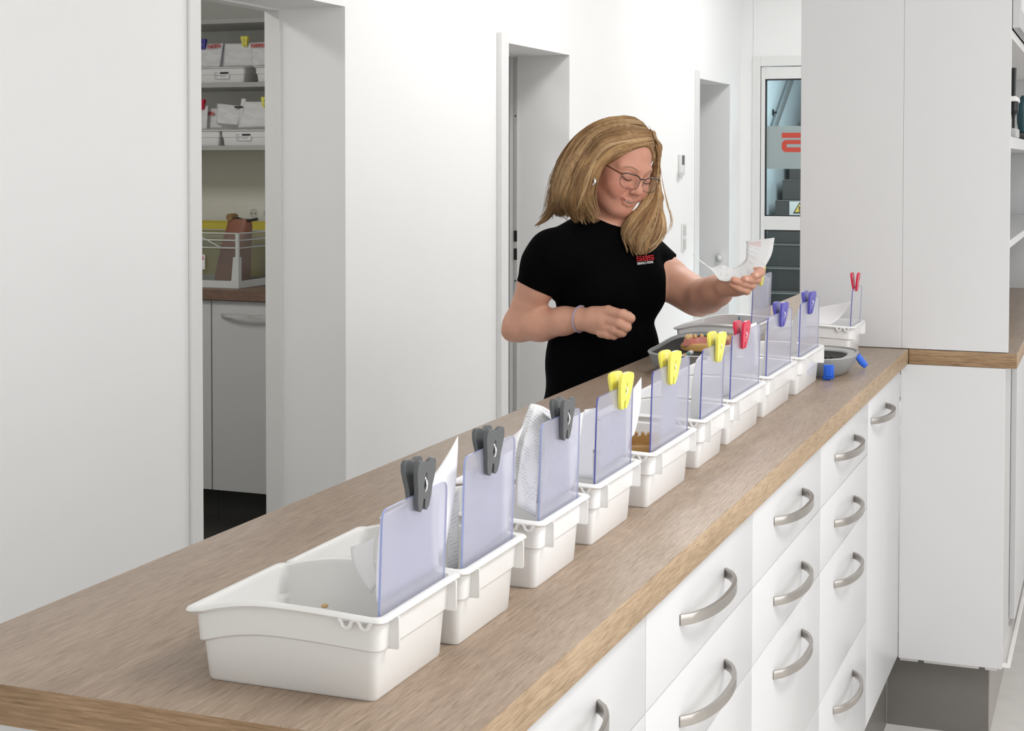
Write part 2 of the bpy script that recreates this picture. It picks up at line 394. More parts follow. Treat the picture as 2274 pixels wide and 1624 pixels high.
struct('ceiling_side_room', bx(-3.8, WX2, 2.16, 5.95, 2.9, 2.96), CEILM, origin=(-3, 4, 2.9))
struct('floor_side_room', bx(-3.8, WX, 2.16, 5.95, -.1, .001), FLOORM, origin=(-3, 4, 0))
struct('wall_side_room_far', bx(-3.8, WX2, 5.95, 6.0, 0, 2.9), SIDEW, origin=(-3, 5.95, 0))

# glazed door at the end of the corridor
gd = struct('door_4', nb(), TRIM, origin=(DX0, YB, 0))
def gp(name, bm, m, label=None):
    o = obj(name, bm, m, gd)
    if label: o['label'] = label
    return o
bm = nb()
box(bm, DX0, DX0 + .052, YB - .012, YB + .07, 0, 2.1995, .002, 1); box(bm, DX1 - .052, DX1, YB - .012, YB + .07, 0, 2.2, .002, 1); box(bm, DX0 + .0522, DX1 - .0522, YB - .012, YB + .07, 2.135, 2.1995, .002, 1)
gp('door_frame', bm, TRIM)
lx0, lx1 = DX0 + .056, DX1 - .056; gx0, gx1 = -1.64, -.70
bm = nb()
box(bm, lx0, gx0, YB - .004, YB + .055, .02, 2.129, .002, 1); box(bm, gx1, lx1, YB - .004, YB + .055, .02, 2.129, .002, 1)
box(bm, gx0, gx1, YB - .004, YB + .055, 2.052, 2.129, .002, 1); box(bm, gx0, gx1, YB - .004, YB + .055, 1.068, 1.158, .002, 1); box(bm, gx0, gx1, YB - .004, YB + .055, .02, .16, .002, 1)
gp('door_leaf', bm, TRIM)
bm = nb()
for z0, z1 in ((1.158, 2.052), (.16, 1.068)):
    for a in ((gx0, gx0 + .008, z0, z1), (gx1 - .008, gx1, z0, z1), (gx0, gx1, z0, z0 + .008), (gx0, gx1, z1 - .008, z1)): box(bm, a[0], a[1], YB + .004, YB + .03, a[2], a[3])
gp('gasket', bm, GASKET, 'black rubber glazing seal')
def glass_mat():
    m = bpy.data.materials.new('clear_glass'); m.use_nodes = True; nt = m.node_tree; nt.nodes.remove(nt.nodes['Principled BSDF'])
    t = nt.nodes.new('ShaderNodeBsdfTransparent'); t.inputs[0].default_value = (.90, .95, .95, 1)
    g = nt.nodes.new('ShaderNodeBsdfGlossy'); g.inputs['Roughness'].default_value = .02
    f = nt.nodes.new('ShaderNodeFresnel'); f.inputs[0].default_value = 1.35; mx = nt.nodes.new('ShaderNodeMixShader')
    ge = nt.nodes.new('ShaderNodeNewGeometry'); sb = nt.nodes.new('ShaderNodeMath'); sb.operation = 'SUBTRACT'; sb.inputs[0].default_value = 1; nt.links.new(ge.outputs['Backfacing'], sb.inputs[1])
    fx = nt.nodes.new('ShaderNodeMath'); fx.operation = 'MULTIPLY'; nt.links.new(f.outputs[0], fx.inputs[0]); nt.links.new(sb.outputs[0], fx.inputs[1]); nt.links.new(fx.outputs[0], mx.inputs[0]); nt.links.new(t.outputs[0], mx.inputs[1]); nt.links.new(g.outputs[0], mx.inputs[2]); nt.links.new(mx.outputs[0], nt.nodes['Material Output'].inputs[0])
    return m
GLASS = glass_mat()
FROST = sheet_mat('frosted_film', (.44, .47, .46), .86, .5)
FILMRED = mat('red_film', (.60, .075, .05), .6, noise=.02)
DARKGLASS = sheet_mat('smoked_glass', (.05, .055, .05), .35, .05)
gp('upper_pane', bx(gx0, gx1, YB + .016, YB + .022, 1.158, 2.052), GLASS)
gp('lower_pane', bx(gx0, gx1, YB + .016, YB + .022, .16, 1.068), GLASS)
gp('frosted_band', bx(gx0 + .008, gx1 - .008, YB + .0145, YB + .0155, 1.467, 1.746), FROST, 'frosted film band across the upper pane')
# red letter on the film: a bar over an open loop, lying on its rounded left side
bm = nb(); box(bm, -1.532, -1.30, YB + .0135, YB + .0142, 1.669, 1.702)
def lp(x0, x1, z0, z1, r):
    P = [(x1, z0)]
    for k in range(9): a = -PI / 2 - k * PI / 16; P.append((x0 + r + r * math.cos(a), z0 + r + r * math.sin(a)))
    for k in range(9): a = PI - k * PI / 16; P.append((x0 + r + r * math.cos(a), z1 - r + r * math.sin(a)))
    P.append((x1, z1)); return P
extrude_poly(bm, lp(-1.532, -1.30, 1.576, 1.655, .03) , [lp(-1.500, -1.33, 1.607, 1.628, .004)], .0007, lambda a, b, c: (a, YB + .0135 + c, b))
gp('red_letter', bm, FILMRED, 'part of a red letter printed on the frosted band')

# stairwell behind it
STAIR = mat('dark_grey_stair_stone', (.034, .031, .028), .45, noise=.15, nscale=30)
SWALL = mat('stairwell_paint', (.46, .52, .54), .8, noise=.02)
bm = nb(); box(bm, -2.36, -2.30, YB + .1, 11.5, -.1, 3.6); box(bm, .4, .46, YB + .1, 11.5, -.1, 3.6); box(bm, -2.36, .46, 11.5, 11.56, -.1, 3.6)
struct('wall_stairwell', bm, SWALL, origin=(-2.3, 8, 0))
struct('ceiling_stairwell', bx(-2.36, .46, YB + .1, 11.56, 3.6, 3.66), SWALL, origin=(-1, 8, 3.6))
struct('floor_stairwell', bx(-2.36, .46, YB, 11.5, -.1, .001), STAIR, origin=(-1, 8, 0))
st = thing('staircase', 'dark grey stone staircase rising behind the glazed door', 'stairs', (-2.15, 6.96, 0))
bm = nb()
for k in range(14): box(bm, -2.15, -.45, 6.96 + .29 * k, 6.96 + .29 * 14, .17 * k, .17 * (k + 1), .004, 1)
obj('steps', bm, STAIR, st)
NOSE = mat('pale_nosing', (.12, .125, .11), .5, noise=.1)
bm = nb()
for k in range(14): box(bm, -2.14, -.46, 6.957 + .29 * k, 6.99 + .29 * k, .17 * (k + 1) - .002, .17 * (k + 1) + .002)
obj('nosing', bm, NOSE, st)['label'] = 'paler strips along the step edges'
hr = thing('handrail', 'steel handrail slanting up the stairwell wall behind the glazed door', 'handrail', (-2.22, 9.0, 1.82))
HRM = mat('satin_steel_rail', (.34, .35, .35), .3, metal=.8, noise=.03)
p0, p1 = Vector((-2.22, 9.02, 1.828)), Vector((-2.22, 9.70, 2.245)); dr = (p1 - p0)
obj('rail', tube(nb(), [p0 - dr * 1.4, p0, p1, p1 + dr], .024, 12), HRM, hr)
pm = p0 + dr * .40
bm = nb(); tube(bm, [pm, pm + Vector((-.03, 0, -.05)), pm + Vector((-.075, 0, -.05))], .010, 8); tube(bm, [pm + Vector((-.082, 0, -.05)), pm + Vector((-.072, 0, -.05))], .03, 12)
obj('bracket', bm, BLACKPL, hr)
sg = thing('warning_sign', 'small warning sign with a black-edged triangle on a stair riser', 'sign', (-1.98, 8.695, 1.06))
obj('sign_board', bx(-2.03, -1.86, 8.690, 8.698, 1.185 - .115, 1.185), mat('worn_sign_white', (.42, .42, .40), .6, noise=.1), sg)
tri = lambda s: [(-1.945 + s * .055, 1.125 - s * .040), (-1.945 - s * .055, 1.125 - s * .040), (-1.945, 1.125 + s * .055)]
bm = nb(); extrude_poly(bm, tri(1.), [], .001, lambda a, b, c: (a, 8.6895 - c, b)); obj('triangle_border', bm, BLACKP, sg)
bm = nb(); extrude_poly(bm, tri(.72), [], .001, lambda a, b, c: (a, 8.6880 - c, b)); obj('triangle', bm, mat('sign_yellow', (.50, .34, .05), .6, noise=.05), sg)
bm = nb(); box(bm, -1.950, -1.940, 8.6855, 8.6868, 1.112, 1.145); box(bm, -1.950, -1.940, 8.6855, 8.6868, 1.100, 1.107); obj('mark', bm, BLACKP, sg)

# fittings on the left wall
th = thing('thermostat', 'white wall controller with a grey display left of the far doorway', 'thermostat', (WX, 4.37, 1.44))
obj('housing', bx(WX, WX + .018, 4.325, 4.415, 1.435, 1.555, .004, 2), TRIM, th)
obj('display', bx(WX + .0185, WX + .0195, 4.345, 4.397, 1.495, 1.548), mat('grey_lcd', (.12, .13, .13), .25, noise=.05), th)
obj('button_panel', bx(WX + .018, WX + .021, 4.290, 4.352, 1.425, 1.452, .001, 1), GREYTRIM, th)
def rocker(name, label, y, z, h):
    t = thing(name, label, 'switch', (WX, y, z))
    obj('surround', bx(WX, WX + .009, y - .04, y + .04, z, z + h, .002, 1), TRIM, t)
    n = max(1, round(h / .075))
    for k in range(n): obj('rocker', bx(WX + .009, WX + .013, y - .026, y + .026, z + h * k / n + .012, z + h * (k + 1) / n - .012, .002, 1), GREYTRIM, t)
rocker('light_switch', 'white double light switch between the person and the far doorway', 4.44, 1.005, .155)
hk = thing('door_handle_set', 'small white door fitting on the jamb of the far doorway', 'door fitting', (-1.82, D3[1], .86))
obj('rosette', tube(nb(), [(-1.86, D3[1] - .002, .90), (-1.86, D3[1] - .012, .90)], .026, 16), TRIM, hk)
obj('knob', ball(nb(), (-1.86, D3[1] - .03, .90), .018, .02, .018), TRIM, hk)
# ------------------------------------------------------------------ the long counter
H = 1.02
def handle_bm(y0, y1, z, x=-.02, bow=.034, hh=.0072, th=.0075, n=18, axis='Y', s=1):
    """bow handle: a flat metal strip arched out of the drawer front"""
    bm = nb(); rings = []
    yc, L = (y0 + y1) / 2, (y1 - y0)
    def P(k):
        t = -1 + 2 * k / n
        return Vector((x + s * bow * (1 - abs(t) ** 2.4) ** .75, yc + t * L / 2, z))
    pts = [P(k) for k in range(n + 1)]
    for k in range(n + 1):
        t = (pts[min(k + 1, n)] - pts[max(k - 1, 0)]).normalized(); o = Vector((t.y, -t.x, 0)) * s
        w_ = th * (1 - .35 * abs(-1 + 2 * k / n))
        c = pts[k]
        rings.append([c + o * a * w_ / 2 + Vector((0, 0, b * hh)) for a, b in ((-1, -.9), (-.8, -1), (.8, -1), (1, -.9), (1, .9), (.8, 1), (-.8, 1), (-1, .9))])
    if axis == 'X': rings = [[Vector((p.y, p.x, p.z)) for p in r] for r in rings]
    return loft(bm, rings)

wt = obj('worktop', box(nb(), -.594, 0, -2.987, 2.2, .9805, H, .0022, 2), [WOODY, WOODX, WOODE], origin=(-.3, -.4, .9805), angle=30)
for p in wt.data.polygons:
    if abs(p.normal.y) > .7: p.material_index = 1
    elif abs(p.normal.x) > .7: p.material_index = 2
tag(wt, 'long grey-brown wood worktop carrying the row of white trays', 'worktop')

ZS = (.9755, .8415, .7175, .459, .204)
def drawer_cabinet(y0, y1, label, hc, group='drawer cabinets under the long worktop'):
    t = thing('drawer_cabinet', label, 'cabinet', (-.3, (y0 + y1) / 2, 0), group)
    obj('body', bx(-.575, -.041, y0 + .0005, y1 - .0005, .2, .98, .001, 1), LAM, t)
    obj('plinth', bx(-.55, -.055, y0 + .0005, y1 - .0005, 0, .2), PLINTH, t)
    for k in range(4):
        d = obj('drawer', bx(-.0395, -.020, y0 + .0010, y1 - .0010, ZS[k + 1] + .0011, ZS[k] - .0011, .0012, 2), LAM, t)
        h = obj('handle', handle_bm(hc - .1265, hc + .1265, ZS[k] - .063), STEEL, d); h['label'] = 'bowed brushed-metal handle'
    return t
drawer_cabinet(-2.952, -2.362, 'white drawer cabinet nearest the camera, below the two front trays', -2.675)
drawer_cabinet(-2.362, -1.772, 'white drawer cabinet second from the near end of the counter', -2.080)
drawer_cabinet(-1.772, -1.173, 'white drawer cabinet third from the near end of the counter', -1.484)
drawer_cabinet(-1.173, -.563, 'white drawer cabinet beside the narrow tall-door cabinet', -.888)
t = thing('door_cabinet', 'white cabinet with one tall door in the inner corner of the counter', 'cabinet', (-.3, -.28, 0))
obj('body', bx(-.575, -.041, -.5625, -.002, .2, .98, .001, 1), LAM, t)
obj('plinth', bx(-.55, -.055, -.5625, .05, 0, .2), PLINTH, t)
d = obj('door', bx(-.0395, -.020, -.5615, -.0015, .2058, .9737, .0012, 2), LAM, t)
obj('handle', handle_bm(-.522, -.270, .910), STEEL, d)['label'] = 'bowed brushed-metal handle'
tag(obj('end_panel', bx(-.585, -.022, -2.972, -2.9535, 0, .98, .001, 1), LAM), 'white end panel closing the near end of the counter', 'panel')

# tall back-to-back cupboards standing at the end of the counter
t = thing('tall_cupboard', 'tall plain white cupboard side standing on the far end of the worktop', 'cupboard', (-.15, 1.1, 1.0215))
obj('side_panel', bx(-.286, -.0174, 0, .019, 1.0215, 2.95, .0008, 1), LAM, t)
obj('body', bx(-.284, -.0185, .0195, 2.2, 1.0215, 2.95), LAM, t)
t = thing('open_shelf_cupboard', 'tall white cupboard with open shelves to the right of the wall seam', 'cupboard', (.12, 1.1, 1.0215))
obj('side_panel', bx(-.0170, .25, 0, .019, 1.0215, 2.95, .0008, 1), LAM, t)
obj('side_panel', bx(-.0167, .25, 2.181, 2.2, 1.0215, 2.95), LAM, t)
obj('back_panel', bx(-.0167, .002, .0195, 2.1805, 1.0215, 2.95), LAM, t)
obj('shelf', bx(.0025, .249, .0195, 2.1805, 1.546, 1.577, .001, 1), LAM, t)
obj('shelf', bx(.0025, .249, .0195, 2.1805, 1.288, 1.308, .001, 1), LAM, t)
obj('shelf', bx(.0025, .249, .0195, 2.1805, 1.830, 1.852, .001, 1), LAMEDGE, t)
obj('top_panel', bx(.0025, .249, .0195, 2.1805, 2.93, 2.95), LAM, t)
for y0, y1 in ((.021, 1.098), (1.102, 2.179)):
    d = obj('door', bx(.252, .266, y0 + .045, y1 - .045, 1.905, 2.9), mat('white_door_glass', (.82, .82, .82), .12, noise=.01), t)
    bm = nb()
    box(bm, .2505, .270, y0, y0 + .045, 1.854, 2.945, .001, 1); box(bm, .2505, .270, y1 - .045, y1, 1.854, 2.945, .001, 1)
    box(bm, .2505, .270, y0 + .045, y1 - .045, 1.854, 1.905, .001, 1); box(bm, .2505, .270, y0 + .045, y1 - .045, 2.9, 2.945, .001, 1)
    obj('door_frame', bm, mat('matt_aluminium', (.55, .55, .55), .4, metal=.5, noise=.02), d)
# lower run with its own worktop
w2 = obj('worktop', box(nb(), .0012, .272, 0, 2.2, .9805, H, .0022, 2), [WOODY, WOODX, WOODE], origin=(.14, 1, .9805), angle=30)
for p in w2.data.polygons:
    if abs(p.normal.y) > .7: p.material_index = 1
    elif abs(p.normal.x) > .7: p.material_index = 2
tag(w2, 'short wood worktop below the open shelves at the right', 'worktop')
t = thing('sliding_door_cabinet', 'white low cabinet with sliding doors below the short wood worktop', 'cabinet', (.12, 1.1, 0))
obj('side_panel', bx(-.0193, .243, .0005, .0195, .2, .98, .0008, 1), LAM, t)
obj('body', bx(-.015, .232, .02, 2.2, .2, .98), LAM, t)
obj('front_strip', bx(.2325, .240, .02, .30, .235, .975), GREYTRIM, t)
obj('gap', bx(.2325, .235, .30, .345, .235, .975), GAP, t)
for y0, y1 in ((.345, 1.25), (1.26, 2.19)): obj('sliding_door', bx(.238, .254, y0, y1, .237, .972, .001, 1), LAM, t)
bm = nb(); box(bm, .2325, .262, .02, 2.2, .2, .212); box(bm, .2325, .236, .02, 2.2, .212, .226); box(bm, .255, .262, .02, 2.2, .212, .222)
obj('door_track', bm, LAMEDGE, t)
bm = nb()
for a, b in ((-.0185, .028), (.044, .183), (.199, .228)): box(bm, a, b, .028, .034, .186, .199)
obj('levelling_rail', bm, LAMEDGE, t)
obj('plinth', bx(-.0545, .205, .058, 2.2, 0, .186), PLINTH, t)
obj('plinth_return', bx(.2055, .2085, .058, 2.2, 0, .186), mat('plinth_floor_reflection', (.36, .33, .30), .3, metal=.2, noise=.03), t)  # side strip coloured lighter and warmer to carry the floor's reflection

# instrument on the upper shelf
t = thing('parallel_drill', 'small bench drill on the upper open shelf at the right edge', 'instrument', (.22, .36, 1.5775))
obj('base', bx(.17, .2485, .26, .42, 1.5775, 1.603, .003, 2), GREYP2, t)
obj('column', tube(nb(), [(.20, .40, 1.603), (.20, .40, 1.79)], .010, 12), STEEL, t)
obj('arm', bx(.165, .2485, .26, .43, 1.676, 1.690, .003, 2), LAMEDGE, t)
bm = nb(); tube(bm, [(.2395, .30, 1.676), (.2395, .30, 1.652)], .0125, 16); tube(bm, [(.2395, .30, 1.652), (.2395, .30, 1.640)], [.012, .006], 16)
obj('chuck', bm, BLACKPL, t)
obj('spindle', tube(nb(), [(.2395, .30, 1.640), (.2395, .30, 1.628), (.2395, .30, 1.6035)], [.006, .004, .004], 10), BLACKPL, t)
obj('lever', tube(nb(), [(.2385, .30, 1.690), (.2385, .30, 1.708), (.2385, .305, 1.768)], [.006, .0065, .0075], 10), BLACKPL, t)
t = thing('instrument_motor', 'dark teal instrument beside the bench drill, cut by the picture edge', 'instrument', (.238, .78, 1.5775))
obj('housing', loft(nb(), [[(.238 + r * .6 * math.cos(a), .78 + r * .6 * math.sin(a), z) for a in [2 * PI * k / 16 for k in range(16)]] for r, z in ((.02, 1.60), (.03, 1.63), (.032, 1.67), (.022, 1.70), (.008, 1.712))]), mat('dark_teal_plastic', (.02, .07, .085), .35, noise=.05), t)
obj('foot', bx(.19, .248, .755, .81, 1.5775, 1.5995, .003, 2), BLACKPL, t)

# ------------------------------------------------------------------ store room behind the near doorway
SHELFM = mat('grey_shelf_board', (.50, .50, .48), .5, noise=.02)
SFRONT = mat('store_room_fronts', (.60, .60, .60), .4, noise=.01)
for z, lab in ((2.117, 'topmost grey shelf board in the store room, empty'), (1.837, 'upper store room shelf carrying two labelled trays'), (1.560, 'lower store room shelf with trays of crowded papers')):
    tag(obj('wall_shelf', bx(-4.4, -2.125, 1.75, 2.098, z, z + .021, .001, 1), SHELFM), lab, 'shelf', 'store room shelves')
t = thing('store_worktop', 'dark brown worktop in the store room under the storage box', 'worktop', (-3.2, 1.75, .933))
obj('top', box(nb(), -4.4, -2.125, 1.4, 2.098, .933, .978, .002, 1), wood('dark_oak_top', 0, srgb(96, 74, 62), srgb(122, 96, 82), srgb(140, 114, 98)), t)
def store_cab(x0, x1, label, hx):
    t = thing('store_cabinet', label, 'cabinet', ((x0 + x1) / 2, 1.75, 0), 'store room base cabinets')
    obj('body', bx(x0, x1, 1.44, 2.09, .13, .932), SFRONT, t)
    d = obj('door', bx(x0 + .0015, x1 - .0015, 1.42, 1.439, .132, .930, .001, 1), SFRONT, t)
    if hx is not None: obj('handle', handle_bm(hx, hx + .30, .870, 1.42, .03, axis='X', s=-1), CHROME, d)
    obj('plinth', bx(x0, x1, 1.47, 2.09, .0022, .13), DARKFLOOR, t)
store_cab(-3.62, -3.022, 'white store room cabinet left of the door seam', None)
store_cab(-3.020, -2.42, 'white store room cabinet with the horizontal bar handle', -2.974)
# ------------------------------------------------------------------ trays, divider sheets, pegs
def ray(px, py): return r_ * ((px - CPX) / FPX) + u_ * (-(py - CPY) / FPX) + f_
def on_x(px, py, X): d = ray(px, py); return CAM_C + d * ((X - CAM_C.x) / d.x)
def on_y(px, py, Y): d = ray(px, py); return CAM_C + d * ((Y - CAM_C.y) / d.y)
def on_z(px, py, Z): d = ray(px, py); return CAM_C + d * ((Z - CAM_C.z) / d.z)

def rim_dz(t): return .0035 * math.sin(PI * min(t, .55) / 1.1) - (.0130 * ((t - .55) / .45) ** 2 if t > .55 else 0)
def tray(label, F, Lu, W, loc, h=.080, ledge=.048, m=None, group='white trays in a row on the long worktop', fins=True, name='work_tray'):
    """open plastic tray; u runs from the upright end to the low flared end, v across; F(u, v, z) -> world"""
    m = m or TRAYM
    t = thing(name, label, 'tray', loc, group)
    NS = 14
    def ring(o, z, prof, rad):
        pts = []
        u0, u1, v0, v1 = -o, Lu + o, -o, W + o; r = max(.0015, rad)
        def add(u, v):
            tt = min(1, max(0, u / Lu)); pts.append(F(u, v, z + (rim_dz(tt) if prof else 0)))
        def corner(cu, cv, a0):
            for k in range(5): a = a0 + k * PI / 8; add(cu + r * math.cos(a), cv + r * math.sin(a))
        corner(u0 + r, v0 + r, PI)
        for k in range(1, NS): add(u0 + r + (u1 - u0 - 2 * r) * k / NS, v0)
        corner(u1 - r, v0 + r, 1.5 * PI)
        corner(u1 - r, v1 - r, 0)
        for k in range(1, NS): add(u1 - r - (u1 - u0 - 2 * r) * k / NS, v1)
        corner(u0 + r, v1 - r, .5 * PI)
        return pts
    bm = nb()
    loft(bm, [ring(-.002, 0, 0, .006), ring(0, .003, 0, .008), ring(.0035, ledge - .002, 1, .010), ring(.0070, ledge + .0005, 1, .010), ring(.0085, h - .006, 1, .010)], cap0=True, cap1=False)
    loft(bm, [ring(.0085, h - .006, 1, .010), ring(.0138, h - .0050, 1, .008), ring(.0158, h - .0025, 1, .008), ring(.0145, h, 1, .008), ring(.0115, h + .0014, 1, .008), ring(.0070, h, 1, .008),
              ring(.0055, h - .004, 1, .009), ring(.0045, ledge + .004, 1, .009), ring(.0010, ledge, 1, .009), ring(-.0020, .006, 0, .008), ring(-.006, .003, 0, .006)], cap0=False, cap1=True)
    bmesh.ops.remove_doubles(bm, verts=bm.verts, dist=.00005)
    bmesh.ops.recalc_face_normals(bm, faces=bm.faces)
    obj('tray_body', bm, m, t, angle=40)
    if fins:
        for v0 in (.012, W - .006):
            bm = nb()
            P = [(-.0175, ledge + .001), (-.0165, ledge - .001), (-.006, ledge - .001), (-.006, h - .003), (-.0175, h - .003)]
            for vv in (v0, v0 + .003): [bm.verts.new(F(p[0], vv, p[1])) for p in P]
            bm.verts.ensure_lookup_table(); n = len(P)
            bm.faces.new(bm.verts[:n]); bm.faces.new(bm.verts[n:][::-1])
            for i in range(n): bm.faces.new((bm.verts[i], bm.verts[(i + 1) % n], bm.verts[(i + 1) % n + n], bm.verts[i + n]))
            bmesh.ops.recalc_face_normals(bm, faces=bm.faces)
            obj('end_rib', bm, m, t)
        for side in (0, 1):
            bm = nb()
            v = -.0138 if side == 0 else W + .0138; pth = []
            for u0 in (.004, .0225): pth += [(u0 - .0075, -.0022), (u0 - .0055, -.0040), (u0 - .0035, -.0085), (u0, -.0105), (u0 + .0035, -.0085), (u0 + .0055, -.0040), (u0 + .0075, -.0022)]
            tube(bm, [F(a_, v, h + b_) for a_, b_ in pth], .0021, 8)
            obj('slot_lugs', bm, m, t)
    return t

def row_F(xr, y0): return lambda u, v, z: Vector((xr - u, y0 + v, H + .0004 + z))
CLIP_OUT = [(.0013, -.0125), (.0022, -.0225), (.0050, -.0245), (.0088, -.0215), (.0112, -.012), (.0120, -.002), (.0140, .006), (.0156, .015), (.0150, .0215), (.0118, .0250), (.0075, .0252), (.0040, .0236), (0, .0218)]
CLIP_OUT2 = [(.0012, -.0125), (.0016, -.0235), (.0042, -.0245), (.0080, -.0205), (.0104, -.011), (.0124, 0), (.0140, .010), (.0144, .018), (.0124, .0235), (.0066, .0254), (0, .0258)]
def peg(label, X, Y, Z, m, style=0, group='coloured plastic pegs clipped on the divider sheets', yaw=0., roll=0., sc=1.):
    """tooth-shaped spring peg gripping a sheet that stands in the Y-Z plane"""
    t = thing('clothes_peg', label, 'peg', (X, Y, Z), group)
    half = [(x_ * (1.16 if style == 0 else 1.38), z_) for x_, z_ in (CLIP_OUT if style == 0 else CLIP_OUT2)]
    out = [(a, b) for a, b in half] + [(-a, b) for a, b in half[::-1] if a > 0]
    hole = [(.0026 * math.cos(a) * (1.15 if math.sin(a) < 0 else .8), .0045 + .0085 * math.sin(a)) for a in [2 * PI * k / 14 for k in range(14)]]
    cy_, sy_ = math.cos(yaw), math.sin(yaw)
    def W_(p):
        x, y, z = p.x * sc, p.y * sc, p.z * sc
        y, z = y * math.cos(roll) - z * math.sin(roll), y * math.sin(roll) + z * math.cos(roll)
        return Vector((X + x * cy_ - y * sy_, Y + x * sy_ + y * cy_, Z + z))
    for s in (1, -1):
        a = math.radians(5.5 if style == 0 else 7.0) * s; piv = -.019
        def fr(w, z, c):
            x = s * (.0012 + c); zz = z - piv
            return W_(Vector((x * math.cos(a) + zz * math.sin(a), w, piv + zz * math.cos(a) - x * math.sin(a))))
        bm = nb(); extrude_poly(bm, out, [hole], .0048, fr)
        o = obj('jaw', bm, m, t, angle=50)
        bv = o.modifiers.new('bevel', 'BEVEL'); bv.width = .0011; bv.segments = 2; bv.limit_method = 'ANGLE'; bv.angle_limit = math.radians(50)
    bm = nb()
    pts = [W_(Vector((.0085 * math.sin(q) * 1.05, 0, .0005 + .0105 * math.cos(q) * .9))) for q in [2 * PI * k / 20 * .86 - 2.7 for k in range(21)]]
    tube(bm, pts, .0013, 6)
    obj('spring', bm, CHROME, t)['label'] = 'metal spring ring'
    return t

def divider(label, X, y0, y1, zb, zt, m=SHEET, me=SHEETEDGE, lean=.006, group='tinted divider sheets standing in the trays', th=.0022):
    r = .010; P = [(y0, zb), (y1, zb)]
    for k in range(6): a = k * PI / 10; P.append((y1 - r + r * math.cos(a), zt - r + r * math.sin(a)))
    for k in range(6): a = PI / 2 + k * PI / 10; P.append((y0 + r + r * math.cos(a), zt - r + r * math.sin(a)))
    bm = nb()
    extrude_poly(bm, P, [], th, lambda a, b, c: (X - th / 2 + c + lean * (b - zb) / (zt - zb), a, b))
    o = obj('divider_sheet', bm, [m, me], None, smooth=False, origin=(X, (y0 + y1) / 2, zb))
    for p in o.data.polygons:
        if abs(p.normal.x) < .5: p.material_index = 1
    return tag(o, label, 'divider', group)

# name, xr, y0, width, tray material, edge, peg (px, py, material, style)
BINS = [
 ('front white tray nearest the camera with a dark grey peg', -.1145, -2.905, .148, TRAYM, SHEETEDGE2, (927, 1076, CLIPG, 0), 'first divider sheet, nearest the camera, under the nearest dark grey peg', 'dark grey peg nearest the camera, on the front tray'),
 ('second white tray from the front, pressed against the nearest one', -.110, -2.726, .143, TRAYM, SHEETEDGE2, (1082, 1001, CLIPG, 0), 'second divider sheet from the front, held by the middle dark grey peg', 'middle one of the three dark grey pegs'),
 ('third white tray from the front, with the thick bundle of printed papers', -.110, -2.503, .140, TRAYM2, SHEETEDGE2, (1247, 930, CLIPG, 0), 'third divider sheet from the front, beside the thick bundle of papers', 'dark grey peg farthest from the camera, by the thick paper bundle'),
 ('fourth white tray from the front, first with a yellow peg', -.114, -2.287, .160, TRAYM2, SHEETEDGE, (1377, 867, CLIPY, 1), 'fourth divider sheet, with faint print, under the nearest yellow peg', 'nearest of the yellow pegs in the front row'),
 ('fifth white tray from the front, holding a tan dental cast', -.108, -2.055, .206, TRAYM2, SHEETEDGE, (1486, 816, CLIPY, 1), 'wide fifth divider sheet beside the tan dental cast', 'middle yellow peg, above the tray with the tan cast'),
 ('sixth white tray from the front, just before the red-peg tray', -.1125, -1.755, .150, TRAYM2, SHEETEDGE, (1590, 770, CLIPY, 1), 'narrow sixth divider sheet just before the red-peg sheet', 'farthest yellow peg of the front row, next to the red peg'),
 ('seventh white tray from the front, with the red peg', -.1165, -1.535, .232, TRAYM2, SHEETEDGE, (1646, 743, CLIPR, 1), 'seventh divider sheet, held by the red peg in the row', 'red peg in the middle of the tray row'),
 ('eighth white tray from the front, under the first violet-blue peg', -.1195, -1.225, .239, TRAYM2, SHEETEDGE, (1732, 698, CLIPB, 1), 'eighth divider sheet, under the nearer violet-blue peg', 'nearer of the two violet-blue pegs'),
 ('farthest white tray of the front row, beside the grey case with blue latches', -.1165, -.913, .225, TRAYM2, SHEETEDGE, (1795, 672, CLIPB, 1), 'ninth and farthest divider sheet of the front row', 'farther violet-blue peg, on the last tray of the row'),
]
PX = {}
for i, (lab, xr, y0, W, tm, em, pg, dl, pl) in enumerate(BINS):
    tray(lab, row_F(xr, y0), .178, W, (xr - .089, y0 + W / 2, H + .0004), m=tm, ledge=.048 if i < 5 else .043)
    X = xr + .0016; PX[i] = X
    zt = on_x(pg[0], pg[1], X + .003).z + .0045 if i else 1.1955
    divider(dl, X, y0 + .002, y0 + W - .001, H + (.0525 if i < 5 else .0475), zt, SHEET, em, lean=.004)
    p = on_x(pg[0], pg[1], X + .003)
    peg(pl, X + .0042, p.y, p.z, pg[2], pg[3], yaw=random.Random(i).uniform(-.16, -.06))

# back trays
tray('white tray standing behind the row, at the far left beyond the open grey case', row_F(-.345, -.345), .178, .235, (-.434, -.23, H), m=TRAYM2, group='trays behind the front row')
divider('tall divider sheet in the tray behind the row, partly behind the raised hand', -.3434, -.338, -.118, H + .0525, 1.222, SHEET, SHEETEDGE)
p = on_x(1686, 632, -.3400); peg('yellow peg partly hidden by the hand holding the paper', -.3384, p.y, 1.222, CLIPY, 1, sc=1.05)
tray('white tray farthest back, against the tall cupboard, with the lone red peg', row_F(-.113, -.262), .178, .158, (-.20, -.18, H), m=TRAYM2, group='trays behind the front row')
divider('clear divider sheet under the lone red peg by the cupboard', -.1114, -.258, -.106, H + .0525, 1.193, SHEETC, SHEETEDGE)
p = on_x(1899, 626, -.108); peg('lone red peg in front of the tall white cupboard', -.1074, p.y, p.z, CLIPR, 1, sc=.95)

